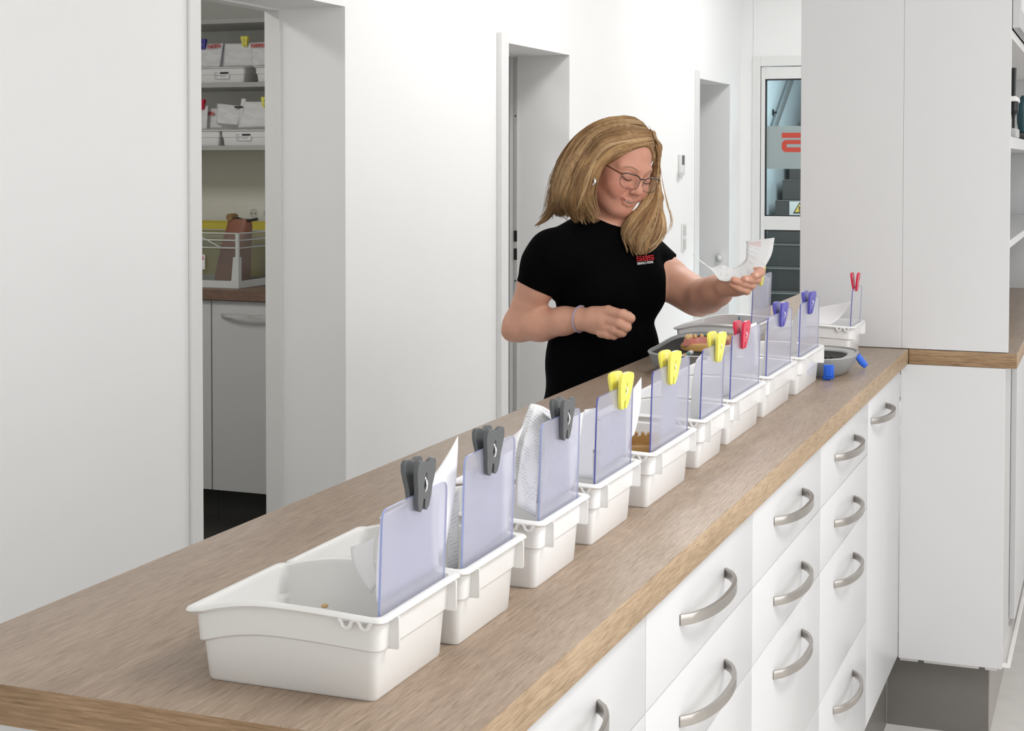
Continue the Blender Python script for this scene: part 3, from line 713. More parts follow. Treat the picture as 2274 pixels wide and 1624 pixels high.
# ------------------------------------------------------------------ papers in the trays
def sheet(name, label, X, pix, **k):
    """paper whose four corners lie near the divider; X may be one distance or one per corner"""
    Xs = [x + (.021 if x > -.30 else .024) for x in (X if isinstance(X, (list, tuple)) else [X] * 4)]
    return paper(name, [on_x(a, b, x) for (a, b), x in zip(pix, Xs)], label, **k)
G1 = 'loose papers in the trays'
sheet('paper_slip', 'curled white slip in the nearest tray with a dark shadowed underside', [-.158, -.150, -.146, -.176], [(826, 1318), (842, 1290), (842, 1178), (779, 1215)], bend=(-.006, 0, .0), bend2=(.006, 0, .0), mats=BLANK, group=G1)
sheet('paper_slip', 'white slip tucked against the first divider sheet', [-.142, -.142, -.143, -.143], [(836, 1340), (975, 1262), (978, 1080), (846, 1150)], mats=BLANK, group=G1, bend=(-.002, 0, 0))
sheet('receipt', 'tall white paper rising behind the nearest dark grey peg', [-.150, -.145, -.145, -.160], [(900, 1270), (985, 1230), (1017, 968), (940, 1082)], mats=BLANK, group=G1, bend=(.004, 0, 0), bend2=(0, 0, -.004))
sheet('receipt', 'printed paper at the left edge of the second divider sheet', [-.160, -.150, -.142, -.152], [(992, 1272), (1017, 1262), (1020, 1088), (1000, 1105)], mats=PAPER2, group=G1)
sheet('receipt', 'pale paper filling the back of the second divider sheet', [-.139, -.139, -.1385, -.1385], [(1025, 1262), (1128, 1182), (1138, 1000), (1030, 1050)], mats=PAPER, group=G1)
sheet('receipt', 'white sheet fanning out between the second and third dark grey pegs', [-.170, -.140, -.140, -.165], [(1100, 1110), (1140, 1140), (1170, 928), (1112, 985)], mats=PAPER2, group=G1, bend=(-.008, 0, 0), bend2=(.006, 0, 0))
sheet('receipt', 'printed sheet at the front of the thick bundle, leaning left', [-.160, -.140, -.138, -.160], [(1147, 1122), (1190, 1148), (1232, 938), (1186, 902)], mats=PAPER, group=G1, bend=(-.006, 0, 0))
sheet('receipt', 'printed sheet in the middle of the thick bundle with a pointed corner', [-.175, -.150, -.146, -.172], [(1150, 1105), (1200, 1120), (1236, 925), (1178, 897)], mats=PAPER, group=G1, bend=(-.010, 0, 0), bend2=(0, 0, .004))
sheet('receipt', 'pale sheet behind the third divider, its edge showing right of the peg', [-.1385, -.1385, -.140, -.140], [(1200, 1135), (1275, 1080), (1296, 915), (1214, 955)], mats=PAPER, group=G1)
sheet('receipt', 'white printed sheet left of the fourth divider', [-.160, -.142, -.142, -.156], [(1284, 1062), (1318, 1066), (1330, 905), (1298, 910)], mats=BLANK, group=G1, bend=(-.004, 0, 0))
sheet('receipt', 'faintly printed sheet behind the fourth divider', [-.1395, -.1395, -.1385, -.1385], [(1328, 1050), (1395, 1005), (1404, 895), (1334, 925)], mats=PAPER2, group=G1)
sheet('receipt', 'pointed white paper rising right of the nearest yellow peg', [-.150, -.145, -.142, -.148], [(1394, 985), (1408, 965), (1424, 838), (1398, 876)], mats=BLANK, group=G1, bend=(.004, 0, 0))
sheet('receipt', 'narrow pale strip behind the fifth divider below the yellow peg', [-.134, -.134, -.134, -.134], [(1466, 975), (1500, 955), (1506, 815), (1470, 832)], mats=BLANK, group=G1)
sheet('receipt', 'blank white sheet left of the sixth divider', [-.165, -.145, -.142, -.150], [(1534, 935), (1556, 932), (1562, 782), (1546, 800)], mats=BLANK, group=G1, bend=(-.003, 0, 0))
sheet('receipt', 'crumpled white sheet left of the seventh divider', [-.165, -.150, -.146, -.160], [(1606, 884), (1624, 878), (1632, 752), (1610, 790)], mats=BLANK, group=G1, bend=(-.006, 0, 0), wob=.003)
sheet('folded_form', 'folded form with a red line below the pink model', [-.190, -.165, -.160, -.185], [(1607, 800), (1634, 800), (1638, 764), (1608, 768)], mats=BLANK, group=G1)
sheet('receipt', 'white sheet corner showing right of the red peg', [-.142, -.142, -.146, -.146], [(1650, 830), (1686, 812), (1680, 716), (1662, 722)], mats=BLANK, group=G1)
sheet('receipt', 'thin white sheet edge left of the eighth divider', [-.158, -.146, -.143, -.150], [(1692, 838), (1704, 832), (1706, 728), (1700, 735)], mats=BLANK, group=G1)
sheet('receipt', 'sheet left of the farthest divider, in shade', [-.165, -.146, -.142, -.155], [(1757, 788), (1771, 784), (1777, 690), (1764, 702)], mats=BLANK, group=G1, bend=(-.004, 0, 0))
sheet('receipt', 'white corner peeking out left of the farther violet-blue peg', [-.150, -.145, -.142, -.142], [(1772, 760), (1790, 752), (1792, 676), (1772, 688)], mats=BLANK, group=G1)
sheet('receipt', 'papers sticking up behind the tall divider beside the raised hand', [-.375, -.375, -.375, -.375], [(1672, 690), (1706, 680), (1711, 617), (1680, 612)], mats=BLANK, group=G1, wob=.003)
sheet('receipt', 'white sheet fanned behind the tall divider, with a torn corner', [-.385, -.385, -.38, -.38], [(1670, 690), (1700, 680), (1703, 611), (1676, 624)], mats=BLANK, group=G1, wob=.004)
paper('form_sheet', [(-.262, -.235, H + .088), (-.165, -.240, H + .081), (-.1145, -.215, H + .140), (-.225, -.150, H + .112)], 'curved sheet lying in the farthest tray under the lone red peg', mats=BLANK, group=G1, bend=(0, 0, -.010))
bm = nb(); tip = on_x(1641, 700, -.42); base = [on_x(1634, 726, -.415), on_x(1647, 724, -.41), on_x(1641, 728, -.44)]
a = [bm.verts.new(p) for p in base]; b = bm.verts.new(tip)
bm.faces.new(a[::-1]); [bm.faces.new((a[k], a[(k + 1) % 3], b)) for k in range(3)]
bmesh.ops.recalc_face_normals(bm, faces=bm.faces)
tag(obj('pointed_slip', bm, mat('teal_card', (.01, .24, .32), .5, noise=.05), smooth=False), 'small teal pointed slip in the tray behind the red peg', 'slip')

# ------------------------------------------------------------------ open grey cases and models
def case(name, label, cx, cy, hx, hy, z, hgt, pw=4.0, rot=0., lid=0.):
    t = thing(name, label, 'case', (cx, cy, z), 'open grey transport cases')
    c_, s_ = math.cos(rot), math.sin(rot); N = 48
    def ring(k, zz, lift=0.):
        P = []
        for i in range(N):
            a = 2 * PI * i / N; ca, sa = math.cos(a), math.sin(a)
            x = math.copysign(abs(ca) ** (2 / pw), ca) * hx * k; y = math.copysign(abs(sa) ** (2 / pw), sa) * hy * k
            P.append((cx + x * c_ - y * s_, cy + x * s_ + y * c_, z + zz + lid * max(0, sa) * lift))
        return P
    bm = nb()
    loft(bm, [ring(.80, .0004), ring(.86, .008), ring(.94, hgt * .45, .4), ring(.985, hgt * .8, .8), ring(1.0, hgt * .92, 1), ring(1.0, hgt, 1), ring(.965, hgt, 1), ring(.955, hgt - .006, 1), ring(.90, .016, 0)], True, True)
    obj('shell', bm, GREYP, t, angle=50)
    bm = nb(); loft(bm, [ring(1.002, hgt * .93, 1), ring(1.014, hgt * .95, 1), ring(1.014, hgt * .99, 1), ring(1.002, hgt * 1.01, 1)], False, False)
    obj('rim', bm, GREYP2, t)
    bm = nb(); loft(bm, [ring(.90, .0165), ring(.948, hgt - .007, 1), ring(.60, hgt - .010, .4), ring(.5, hgt - .0105, .3)], True, True)
    obj('foam', bm, FOAM, t)
    return t
c1 = case('transport_case', 'open grey case with black foam behind the yellow pegs', -.412, -.565, .108, .175, H, .050, pw=3.4, rot=.03, lid=.016)
c2 = case('transport_case', 'open grey case with bright blue latches by the last tray', -.166, -.530, .112, .135, H, .046, pw=2.8)
bm = nb()
ring_ = lambda k, z: [(-.166 + .112 * k * math.copysign(abs(math.cos(a)) ** .7, math.cos(a)), -.53 + .135 * k * math.copysign(abs(math.sin(a)) ** .7, math.sin(a)), z) for a in [2 * PI * i / 48 for i in range(48)]]
loft(bm, [ring_(.95, H + .044), ring_(.80, H + .041), ring_(.78, H + .036), ring_(.62, H + .034)], False, False); obj('inner_tray', bm, GREYP2, c2)
for k in range(5): obj('knob', ball(nb(), (-.150 + k * .012, -.585 + k * .006, H + .036), .0062, .0062, .0075), BLACKPL, c2)
bm = nb(); pa, pb = on_y(1831, 802, -.652), on_y(1855, 842, -.652)
box(bm, pa.x + .001, pb.x, -.672, -.666, H + .004, H + .036, .0015, 2); box(bm, pa.x + .006, pb.x - .005, -.6745, -.672, H + .010, H + .030, .001, 1); box(bm, pa.x - .002, pb.x - .008, -.668, -.660, H + .001, H + .010, .001, 1)
obj('latch', bm, BLUE, c2)['label'] = 'bright blue latch'
bm = nb(); tube(bm, [(-.062, -.455, H + .034), (-.052, -.45, H + .018), (-.043, -.445, H + .0075)], [.0075, .0085, .007], 8, flat=.5); obj('latch', bm, BLUE, c2)['label'] = 'bright blue latch'

def dental_model(label, c, L, D, m_base, m_gum, m_teeth, rot=0., z=0., group=None, n=9, scale=1.):
    """horseshoe cast: base, gum ridge and teeth"""
    t = thing('dental_model', label, 'dental model', (c[0], c[1], z), group)
    c_, s_ = math.cos(rot), math.sin(rot)
    def P(x, y, zz): return (c[0] + x * c_ - y * s_, c[1] + x * s_ + y * c_, z + zz)
    A = [math.radians(a) for a in range(-12, 193, 12)]
    def arch(k0, k1, z0, z1, taper=.9):
        bm = nb(); rings = []
        for a in A:
            ca, sa = math.cos(a), math.sin(a); w0 = 1.; 
            o, i = k1, k0
            rings.append([P(L * .5 * ca * o, D * sa * o - D * .4, z0), P(L * .5 * ca * (i + (o - i) * (1 - taper)), D * sa * (i + (o - i) * (1 - taper)) - D * .4, z1) if False else P(L * .5 * ca * i, D * sa * i - D * .4, z0), P(L * .5 * ca * (i + .06), D * sa * (i + .06) - D * .4, z1 + .002 * math.sin(a * 7)), P(L * .5 * ca * (o - .06), D * sa * (o - .06) - D * .4, z1 + .002 * math.sin(a * 7 + 1))])
        return loft(bm, rings)
    base = nb(); N = 28
    rr = lambda k, zz: [P(L * .56 * k * math.copysign(abs(math.cos(a)) ** .8, math.cos(a)), D * .68 * k * math.sin(a), zz) for a in [2 * PI * i / N for i in range(N)]]
    loft(base, [rr(1.0, 0), rr(1.02, .008 * scale), rr(.96, .013 * scale)]); obj('base', base, m_base, t)
    obj('gum_ridge', arch(.62, 1.0, .010 * scale, .024 * scale), m_gum, t, angle=60)
    for k in range(n):
        a = math.radians(4 + k * 172 / (n - 1)); r_t = L * .062 if k in (0, 1, n - 2, n - 1) else L * .046
        q = P(L * .5 * math.cos(a) * .82, D * math.sin(a) * .82 - D * .4, .0265 * scale)
        obj('tooth', ball(nb(), q, r_t, r_t, min(.0065 * scale, r_t * 1.15), 10, 7), m_teeth, t)
    return t
qc = on_z(1418, 985, H + .060)
dental_model('tan dental cast in the fifth tray, beside its divider sheet', (qc.x, qc.y), .062, .036, STONE, STONE, STONEL, rot=.5, z=H + .045, scale=1.05)
tag(obj('cast_support', bx(qc.x - .036, qc.x + .036, qc.y - .036, qc.y + .036, H + .0065, H + .0445, .004, 2), STONE), 'tan stone block under the dental cast in the fifth tray', 'stone block')
q = on_z(1572, 776, H + .043)
dental_model('large tan and pink denture model on the black foam of the open case', (q.x, q.y), .115, .055, STONE, PINK, STONEL, rot=.12, z=H + .0415, scale=1.15)
q = on_z(1622, 772, H + .043)
dental_model('small tan cast at the edge of the black foam, right of the pink model', (q.x, q.y + .03), .056, .033, STONE, STONE, STONEL, rot=.3, z=H + .0415)
t = thing('partial_denture', 'small tan and green piece with a white end on the black foam', 'denture piece', tuple(on_z(1522, 788, H + .042)))
pts = [on_z(a, b, H + .047) for a, b in ((1506, 790), (1513, 791), (1521, 789.5), (1529, 786), (1535, 783))]
obj('wire_bow', tube(nb(), pts[:3], [.0025, .004, .0045], 8), STONE, t)
obj('green_saddle', tube(nb(), pts[2:4], [.0045, .005], 8), mat('sea_green_resin', (.05, .22, .18), .35, noise=.1), t)
obj('white_tooth', tube(nb(), pts[3:], [.005, .0058], 10), LAM, t)
tag(obj('wax_crumb', ball(nb(), on_x(721, 1346, -.190), .0035, .004, .002), STONEL), 'tiny orange crumb on the floor of the nearest tray', 'crumb')

# ------------------------------------------------------------------ store room things
GS = 'store room trays'
def s_tray(label, x0, x1, z, lab=None):
    t = tray(label, lambda u, v, zz: Vector((x0 + v, 1.775 + u, z + .0004 + zz)), .19, x1 - x0, ((x0 + x1) / 2, 1.87, z), h=.068, ledge=.036, m=TRAYM2, group=GS, fins=False)
    if lab:
        lx, lz = lab
        o = obj('label_plate', bx(lx, lx + .078, 1.7655, 1.7662, lz, lz + .032), BLANK, t)
        bm = nb(); box(bm, lx + .033, lx + .075, 1.7648, 1.7654, lz + .021, lz + .029); obj('barcode', bm, BLACKP, o)
        bm = nb()
        for k in range(5): box(bm, lx + .003, lx + .012 + .010 * ((k * 7) % 3), 1.7648, 1.7654, lz + .004 + k * .0052, lz + .006 + k * .0052)
        for k in range(2): box(bm, lx + .034, lx + .060 + .006 * k, 1.7648, 1.7654, lz + .009 + k * .005, lz + .0108 + k * .005)
        obj('print_lines', bm, GREYPR, o)
    return t
s_tray('tray with a barcode label on the upper store room shelf, below the yellow peg', -3.36, -3.075, 1.858, (-3.222, 1.876))
s_tray('tray at the right end of the upper store room shelf, beside the doorway edge', -3.005, -2.72, 1.858)
s_tray('unlabelled tray at the left of the lower store room shelf', -3.49, -3.205, 1.581)
s_tray('tray with a barcode label on the lower store room shelf', -3.178, -2.86, 1.581, (-3.112, 1.603))
def s_sheet(label, Y, pix, logo_px=None, mats=PAPER, top=.01, **k):
    P = [on_y(a, b, Y + (top if i in (2, 3) else 0)) for i, (a, b) in enumerate(pix)]
    o = paper('form_sheet', P, label, mats=mats, group='forms standing in the store room trays', **k)
    if logo_px:
        (ax, ay), (bx_, by), hpx = logo_px[:3]; word = logo_px[3] if len(logo_px) > 3 else 'SBS'
        A, B = on_y(ax, ay, Y - .009 + top * .5), on_y(bx_, by, Y - .009 + top * .5); dx = (B - A); hh = hpx / 520
        cw = dx.length / (len(word) * 1.12 - .12); dx.normalize()
        bm = nb(); logo(bm, word, lambda a, b, c: A + dx * a + Vector((0, -c, b)), cw, hh, slant=.2)
        lo = obj('red_lettering', bm, RED, o)
    return o
s_sheet('form with red lettering under the blue peg, upper store room shelf', 1.80, [(440, 150), (488, 150), (496, 96), (440, 100)], ((460, 108), (489, 105), 8))
s_sheet('bent edge sheets between the two lettered forms, upper shelf', 1.812, [(480, 149), (494, 149), (499, 97), (490, 97)], mats=SHEET, bend=(.01, 0, 0))
s_sheet('wide printed form under the yellow peg, upper store room shelf', 1.80, [(496, 148), (568, 146), (566, 96), (499, 97)], None, mats=PAPER2)
s_sheet('form with red lettering at the right end of the upper store room shelf', 1.792, [(560, 147), (600, 145), (600, 93), (556, 95)], ((556.5, 105), (588, 104), 8))
s_sheet('form at the left end of the lower shelf, under the dark red peg', 1.80, [(440, 288), (459, 287), (462, 235), (440, 237)], None, mats=PAPER2)
s_sheet('form with cut-off red lettering behind others on the lower shelf', 1.83, [(455, 286), (492, 284), (494, 240), (456, 242)], ((458, 256), (475, 256), 8, 'BS'), mats=PAPER2)
s_sheet('tilted lilac form with a barcode on the lower store room shelf', 1.82, [(480, 274), (528, 278), (540, 236), (482, 230)], None)
s_sheet('upright form with a sideways code beside the tilted lilac form', 1.81, [(530, 280), (545, 280), (546, 219), (536, 219)], None, mats=BLANK)
s_sheet('large pale form under the second yellow peg, lower shelf', 1.80, [(528, 284), (600, 282), (600, 226), (544, 226)], None, mats=PAPER2)
tag(obj('barcode_print', bx(-3.145, -3.103, 1.8120, 1.8127, 1.748, 1.756), BLACKP), 'black barcode strip on the tilted lilac form', 'barcode')
def s_peg(label, px, py, m, Y=1.80):
    p = on_y(px, py, Y); t = peg(label, p.x, p.y, p.z, m, 0, group='pegs on the store room forms', yaw=PI / 2, sc=.95); return t
s_peg('dark blue peg at the left of the upper store room shelf', 451, 98, CLIPB)
s_peg('yellow peg on the upper store room shelf', 544, 92, CLIPY)
s_peg('dark red peg at the left of the lower store room shelf', 448, 232, CLIPR)
s_peg('yellow peg half hidden by the doorway edge, lower store room shelf', 589, 227, CLIPY)
def socket(label, px, py):
    c = on_y(px, py, 2.1); t = thing('power_socket', label, 'socket', (c.x, 2.1, c.z), 'wall sockets in the store room')
    obj('cover_plate', bx(c.x - .040, c.x + .040, 2.090, 2.0995, c.z - .040, c.z + .040, .003, 2), TRIM, t)
    obj('recess', tube(nb(), [(c.x, 2.0895, c.z), (c.x, 2.088, c.z)], .022, 24), GREYTRIM, t)
    bm = nb()
    for dx in (-.0095, .0095): tube(bm, [(c.x + dx, 2.0878, c.z), (c.x + dx, 2.0868, c.z)], .003, 8)
    obj('contact_holes', bm, BLACKP, t)
socket('white wall socket behind the dark strap in the store room', 566, 474)
socket('white wall socket cut by the doorway edge in the store room', 597, 474)
# yellow crate
t = thing('yellow_crate', 'yellow plastic crate behind the clear storage box', 'crate', (-3.35, 1.96, .9785))
YEL = mat('mustard_crate_plastic', (.62, .52, .07), .45, noise=.04)
def open_box(bm, x0, x1, y0, y1, z0, z1, th, taper=0.):
    A = lambda o, z, k=0.: [(x0 - o + k, y0 - o + k, z), (x1 + o - k, y0 - o + k, z), (x1 + o - k, y1 + o - k, z), (x0 - o + k, y1 + o - k, z)]
    return loft(bm, [A(0, z0, taper), A(0, z1), A(-th, z1), A(-th, z0 + th, taper)], True, True)
obj('crate_body', open_box(nb(), -3.75, -2.96, 1.80, 2.06, .979, 1.225, .004, .02), YEL, t, angle=20)
bm = nb(); open_box(bm, -3.757, -2.953, 1.793, 2.067, 1.205, 1.236, .007)
obj('rim', bm, YEL, t, angle=20)
# clear storage box with leather bag
t = thing('storage_box', 'clear storage box with white corner posts on the store room worktop', 'box', (-3.15, 1.6, .9785))
CLEARB = sheet_mat('clear_storage_plastic', (.72, .74, .72), .13, .15); POST = mat('milky_storage_plastic', (.62, .64, .63), .35, noise=.02)
bx0, bx1, by0, by1 = -3.42, -2.915, 1.46, 1.74
obj('box_wall', open_box(nb(), bx0, bx1, by0, by1, .979, 1.212, .003, .012), CLEARB, t, smooth=False)
for z in (1.209, 1.180, 1.148):
    bm = nb()
    for a, b in (((bx0, by0), (bx1, by0)), ((bx1, by0), (bx1, by1)), ((bx1, by1), (bx0, by1)), ((bx0, by1), (bx0, by0))): tube(bm, [(a[0], a[1], z), (b[0], b[1], z)], .0032, 6)
    obj('rib', bm, POST, t)
for x in (bx0, bx1):
    for y in (by0, by1): 
        bm = nb(); s = 1 if x == bx1 else -1
        loft(bm, [[(x - s * w, y - .004, z), (x + s * .004, y - .004, z), (x + s * .004, y + .02, z), (x - s * w, y + .02, z)] for w, z in ((.040, .979), (.030, 1.02), (.022, 1.11))]); 
        loft(bm, [[(x - s * w, y - .002, z), (x + s * .002, y - .002, z), (x + s * .002, y + .01, z), (x - s * w, y + .01, z)] for w, z in ((.012, 1.11), (.012, 1.209))]); obj('corner_post', bm, POST, t)
bm = nb()
for y in (by0 - .002, by1): box(bm, bx0, bx1, y, y + .004, .979, 1.010)
for x in (bx0, bx1 - .002): box(bm, x, x + .004, by0, by1, .979, 1.010)
obj('base_band', bm, POST, t)
obj('brace', tube(nb(), [(-3.12, by0 - .003, 1.205), (-3.0, by0 - .003, 1.150)], .0028, 6), POST, t)
lb = on_y(441, 598, by0 - .004); lt = on_y(455.5, 565.5, by0 - .004)
o = obj('label_plate', bx(lb.x - .06, lt.x, by0 - .0065, by0 - .0055, lb.z, lt.z), BLANK, t); o['label'] = 'white label with a cut-off red letter'
bm = nb(); logo(bm, 'SBS', lambda a, b, c: Vector((lt.x - .066 + a, by0 - .0068 - c, lt.z - .022 + b)), .0185, .017); obj('red_lettering', bm, RED, o)
bm = nb()
for k in range(3): box(bm, lt.x - .045, lt.x - .006 - .006 * k, by0 - .0074, by0 - .0068, lb.z + .008 + k * .007, lb.z + .010 + k * .007)
obj('print_lines', bm, GREYPR, o)
t = thing('leather_bag', 'tapered brown leather bag standing in the clear storage box', 'bag', (-2.98, 1.58, .984))
LEATHER = mat('brown_leather', (.24, .085, .045), .5, noise=.12, nscale=30, bump=.1, bscale=150)
c0, c1_, c2_, c3 = on_y(472, 622, 1.52), on_y(540, 622, 1.52), on_y(555, 496, 1.56), on_y(502, 491, 1.56)
bm = nb()
def bagring(a, b, z, y0, y1):
    return [(a + (b - a) * (.5 - .5 * math.copysign(abs(math.cos(q)) ** .5, math.cos(q))), (y0 + y1) / 2 + (y1 - y0) / 2 * math.copysign(abs(math.sin(q)) ** .6, math.sin(q)), z) for q in [2 * PI * k / 24 for k in range(24)]]
loft(bm, [bagring(c0.x, c1_.x - .03, .984, 1.50, 1.66), bagring(c0.x + .004, c1_.x - .028, 1.05, 1.51, 1.66), bagring((c0.x + c3.x) / 2, c2_.x - .02, 1.15, 1.53, 1.63), bagring(c3.x, c2_.x - .008, 1.235, 1.55, 1.61), bagring(c3.x + .004, c2_.x - .010, 1.266, 1.56, 1.60)])
obj('bag_body', bm, LEATHER, t)
rc = on_y(513, 481, 1.57)
obj('rolled_handle', tube(nb(), [(rc.x, 1.555, rc.z - .003), (rc.x, 1.605, rc.z - .003)], .0155, 14), mat('tan_leather', (.26, .15, .06), .5, noise=.2, nscale=60), t)
bm = nb(); tube(bm, [on_y(a, b, 1.565) for a, b in ((520, 487), (530, 486), (542, 490), (552, 491), (562, 488), (573, 485))], [.005, .0065, .0065, .006, .005, .0025], 8, flat=.6); tube(bm, [on_y(560, 490, 1.56), on_y(574, 488.5, 1.555)], [.004, .002], 6)
obj('strap', bm, BLACKPL, t)
# ------------------------------------------------------------------ person: sculpted with smooth distance fields
SP = 1.035
def pt(px, py, d): return np.array(at(px, py, d * SP), float)
CR = np.array(CAM_R, float)                 # rows: right, up, forward of the viewing direction
def v3(a): return np.array(a, float)

class Field:
    def __init__(s): s.ops = []
    def cone(s, a, b, ra, rb, k=.012, op='+'):
        a, b = v3(a), v3(b); s.ops.append((op, 'c', (a, b, ra, rb), k, (a + b) / 2, np.linalg.norm(a - b) / 2 + max(ra, rb))); return s
    def chain(s, P, R, k=.012, op='+'):
        for i in range(len(P) - 1): s.cone(P[i], P[i + 1], R[i], R[i + 1], k, op)
        return s
    def ell(s, c, r, Rm=None, k=.012, op='+'):
        Rm = np.eye(3) if Rm is None else np.array(Rm, float); s.ops.append((op, 'e', (v3(c), v3(r), Rm), k, v3(c), max(r))); return s
    def half(s, p, n, k=.003):              # keep the side the normal points away from
        n = v3(n) / np.linalg.norm(n); s.ops.append(('&', 'h', (v3(p), n), k, v3(p), 99.)); return s
    def add(s, other): s.ops += other.ops; return s
    def ev(s, p, ops=None):
        d = np.full(len(p), 1., np.float32)
        for op, kind, a, k, c, rad in (s.ops if ops is None else ops):
            if kind == 'c':
                A, B, ra, rb = a; ab = B - A; t = np.clip(((p - A) @ ab) / max(1e-12, ab @ ab), 0, 1)
                q = np.linalg.norm(p - A - t[:, None] * ab, axis=1) - (ra + (rb - ra) * t)
            elif kind == 'e':
                q0 = (p - a[0]) @ a[2].T; k0 = np.linalg.norm(q0 / a[1], axis=1); k1 = np.linalg.norm(q0 / (a[1] * a[1]), axis=1)
                q = k0 * (k0 - 1) / np.maximum(k1, 1e-9)
            else: q = (p - a[0]) @ a[1]
            if op == '+': h = np.maximum(k - np.abs(d - q), 0) / k; d = np.minimum(d, q) - h * h * k * .25
            elif op == '-': h = np.maximum(k - np.abs(d + q), 0) / k; d = np.maximum(d, -q) + h * h * k * .25
            else: h = np.maximum(k - np.abs(d - q), 0) / k; d = np.maximum(d, q) + h * h * k * .25
        return d
    def mesh(s, step, lo=None, hi=None, B=12):
        """surface nets on a sparse grid"""
        if lo is None:
            P = [(c, r) for op, kd, a, k, c, r in s.ops if op == '+']
            lo = np.min([c - r for c, r in P], 0) - .02; hi = np.max([c + r for c, r in P], 0) + .02
        nbk = np.ceil((hi - lo) / (step * B)).astype(int); n = nbk * B + 1
        V = np.full(n, 1., np.float32); rad = step * B * .5 * 1.7321
        off = np.stack(np.meshgrid(*[np.arange(B + 1)] * 3, indexing='ij'), -1).reshape(-1, 3)
        for bi in np.ndindex(*nbk):
            base = np.array(bi) * B; cen = lo + (base + B / 2) * step
            ops = [o for o in s.ops if np.linalg.norm(cen - o[4]) - o[5] < rad + .03 + o[3] * 2]
            if not any(o[0] == '+' for o in ops): continue
            d0 = s.ev(cen[None], ops)[0]
            sl = tuple(slice(b, b + B + 1) for b in base)
            if d0 > rad * 1.6 + .012: continue
            if d0 < -rad * 1.6 - .012: V[sl] = -1.; continue
            V[sl] = s.ev(lo + (base + off) * step, ops).reshape(B + 1, B + 1, B + 1)
        I = V < 0
        c = np.zeros(n - 1, np.uint8)
        for dx in (0, 1):
            for dy in (0, 1):
                for dz in (0, 1): c += I[dx:n[0] - 1 + dx, dy:n[1] - 1 + dy, dz:n[2] - 1 + dz]
        act = (c > 0) & (c < 8); idx = np.full(act.shape, -1, np.int64); cells = np.argwhere(act); idx[act] = np.arange(len(cells))
        acc = np.zeros((len(cells), 3)); cnt = np.zeros(len(cells))
        cor = [(a, b, e) for a in (0, 1) for b in (0, 1) for e in (0, 1)]
        for i in range(8):
            for ax in range(3):
                if cor[i][ax]: continue
                A_ = cells + cor[i]; B_ = A_.copy(); B_[:, ax] += 1
                va = V[tuple(A_.T)]; vb = V[tuple(B_.T)]; m = (va < 0) != (vb < 0)
                t = va[m] / (va[m] - vb[m]); p = A_[m].astype(float); p[:, ax] += t
                acc[m] += p; cnt[m] += 1
        verts = lo + acc / cnt[:, None] * step
        faces = []
        for ax in range(3):
            sl0 = [slice(None)] * 3; sl1 = [slice(None)] * 3; sl0[ax] = slice(0, -1); sl1[ax] = slice(1, None)
            e = np.argwhere(I[tuple(sl0)] != I[tuple(sl1)]); b, cc = (ax + 1) % 3, (ax + 2) % 3
            e = e[(e[:, b] > 0) & (e[:, cc] > 0) & (e[:, b] < n[b] - 1) & (e[:, cc] < n[cc] - 1)]
            def at_(db, dc): q = e.copy(); q[:, b] -= db; q[:, cc] -= dc; return idx[tuple(q.T)]
            f = np.stack([at_(1, 1), at_(0, 1), at_(0, 0), at_(1, 0)], 1)
            flip = ~I[tuple(e.T)]; f[flip] = f[flip][:, ::-1]; faces.append(f)
        faces = np.concatenate(faces); return verts, faces[(faces >= 0).all(1)]

def np_obj(name, verts, faces, mats, parent, cols=None, smooth=True):
    org = np.array(wloc(parent)); me = bpy.data.meshes.new(name)
    me.from_pydata((verts - org).tolist(), [], faces.tolist()); me.update()
    if cols is not None:
        ca = me.color_attributes.new('Pigment', 'FLOAT_COLOR', 'POINT'); ca.data.foreach_set('color', np.concatenate([cols, np.ones((len(cols), 1))], 1).astype(np.float32).ravel())
    for m in (mats if isinstance(mats, (list, tuple)) else [mats]): me.materials.append(m)
    if smooth: me.polygons.foreach_set('use_smooth', [True] * len(me.polygons))
    o = bpy.data.objects.new(name, me); COL.objects.link(o); o.parent = parent
    return o

def attr_mat(name, rough, spec, sss=0., bump=0., bscale=400., aniso=False):
    m = mat(name, (.5, .5, .5), rough, spec=spec, sss=sss, bump=bump, bscale=bscale); nt = m.node_tree
    a = nt.nodes.new('ShaderNodeVertexColor'); a.layer_name = 'Pigment'
    n = nt.nodes.new('ShaderNodeTexNoise'); n.inputs['Scale'].default_value = 55; n.inputs['Detail'].default_value = 3
    tc = [x for x in nt.nodes if x.type == 'TEX_COORD'][0]; nt.links.new(tc.outputs['Object'], n.inputs['Vector'])
    mr = nt.nodes.new('ShaderNodeMapRange'); mr.inputs[3].default_value = .90; mr.inputs[4].default_value = 1.08; nt.links.new(n.outputs['Fac'], mr.inputs[0])
    mx = nt.nodes.new('ShaderNodeMix'); mx.data_type = 'RGBA'; mx.blend_type = 'MULTIPLY'; mx.inputs[0].default_value = 1
    nt.links.new(a.outputs['Color'], mx.inputs[6]); nt.links.new(mr.outputs[0], mx.inputs[7]); nt.links.new(mx.outputs[2], nt.nodes['Principled BSDF'].inputs['Base Color'])
    return m

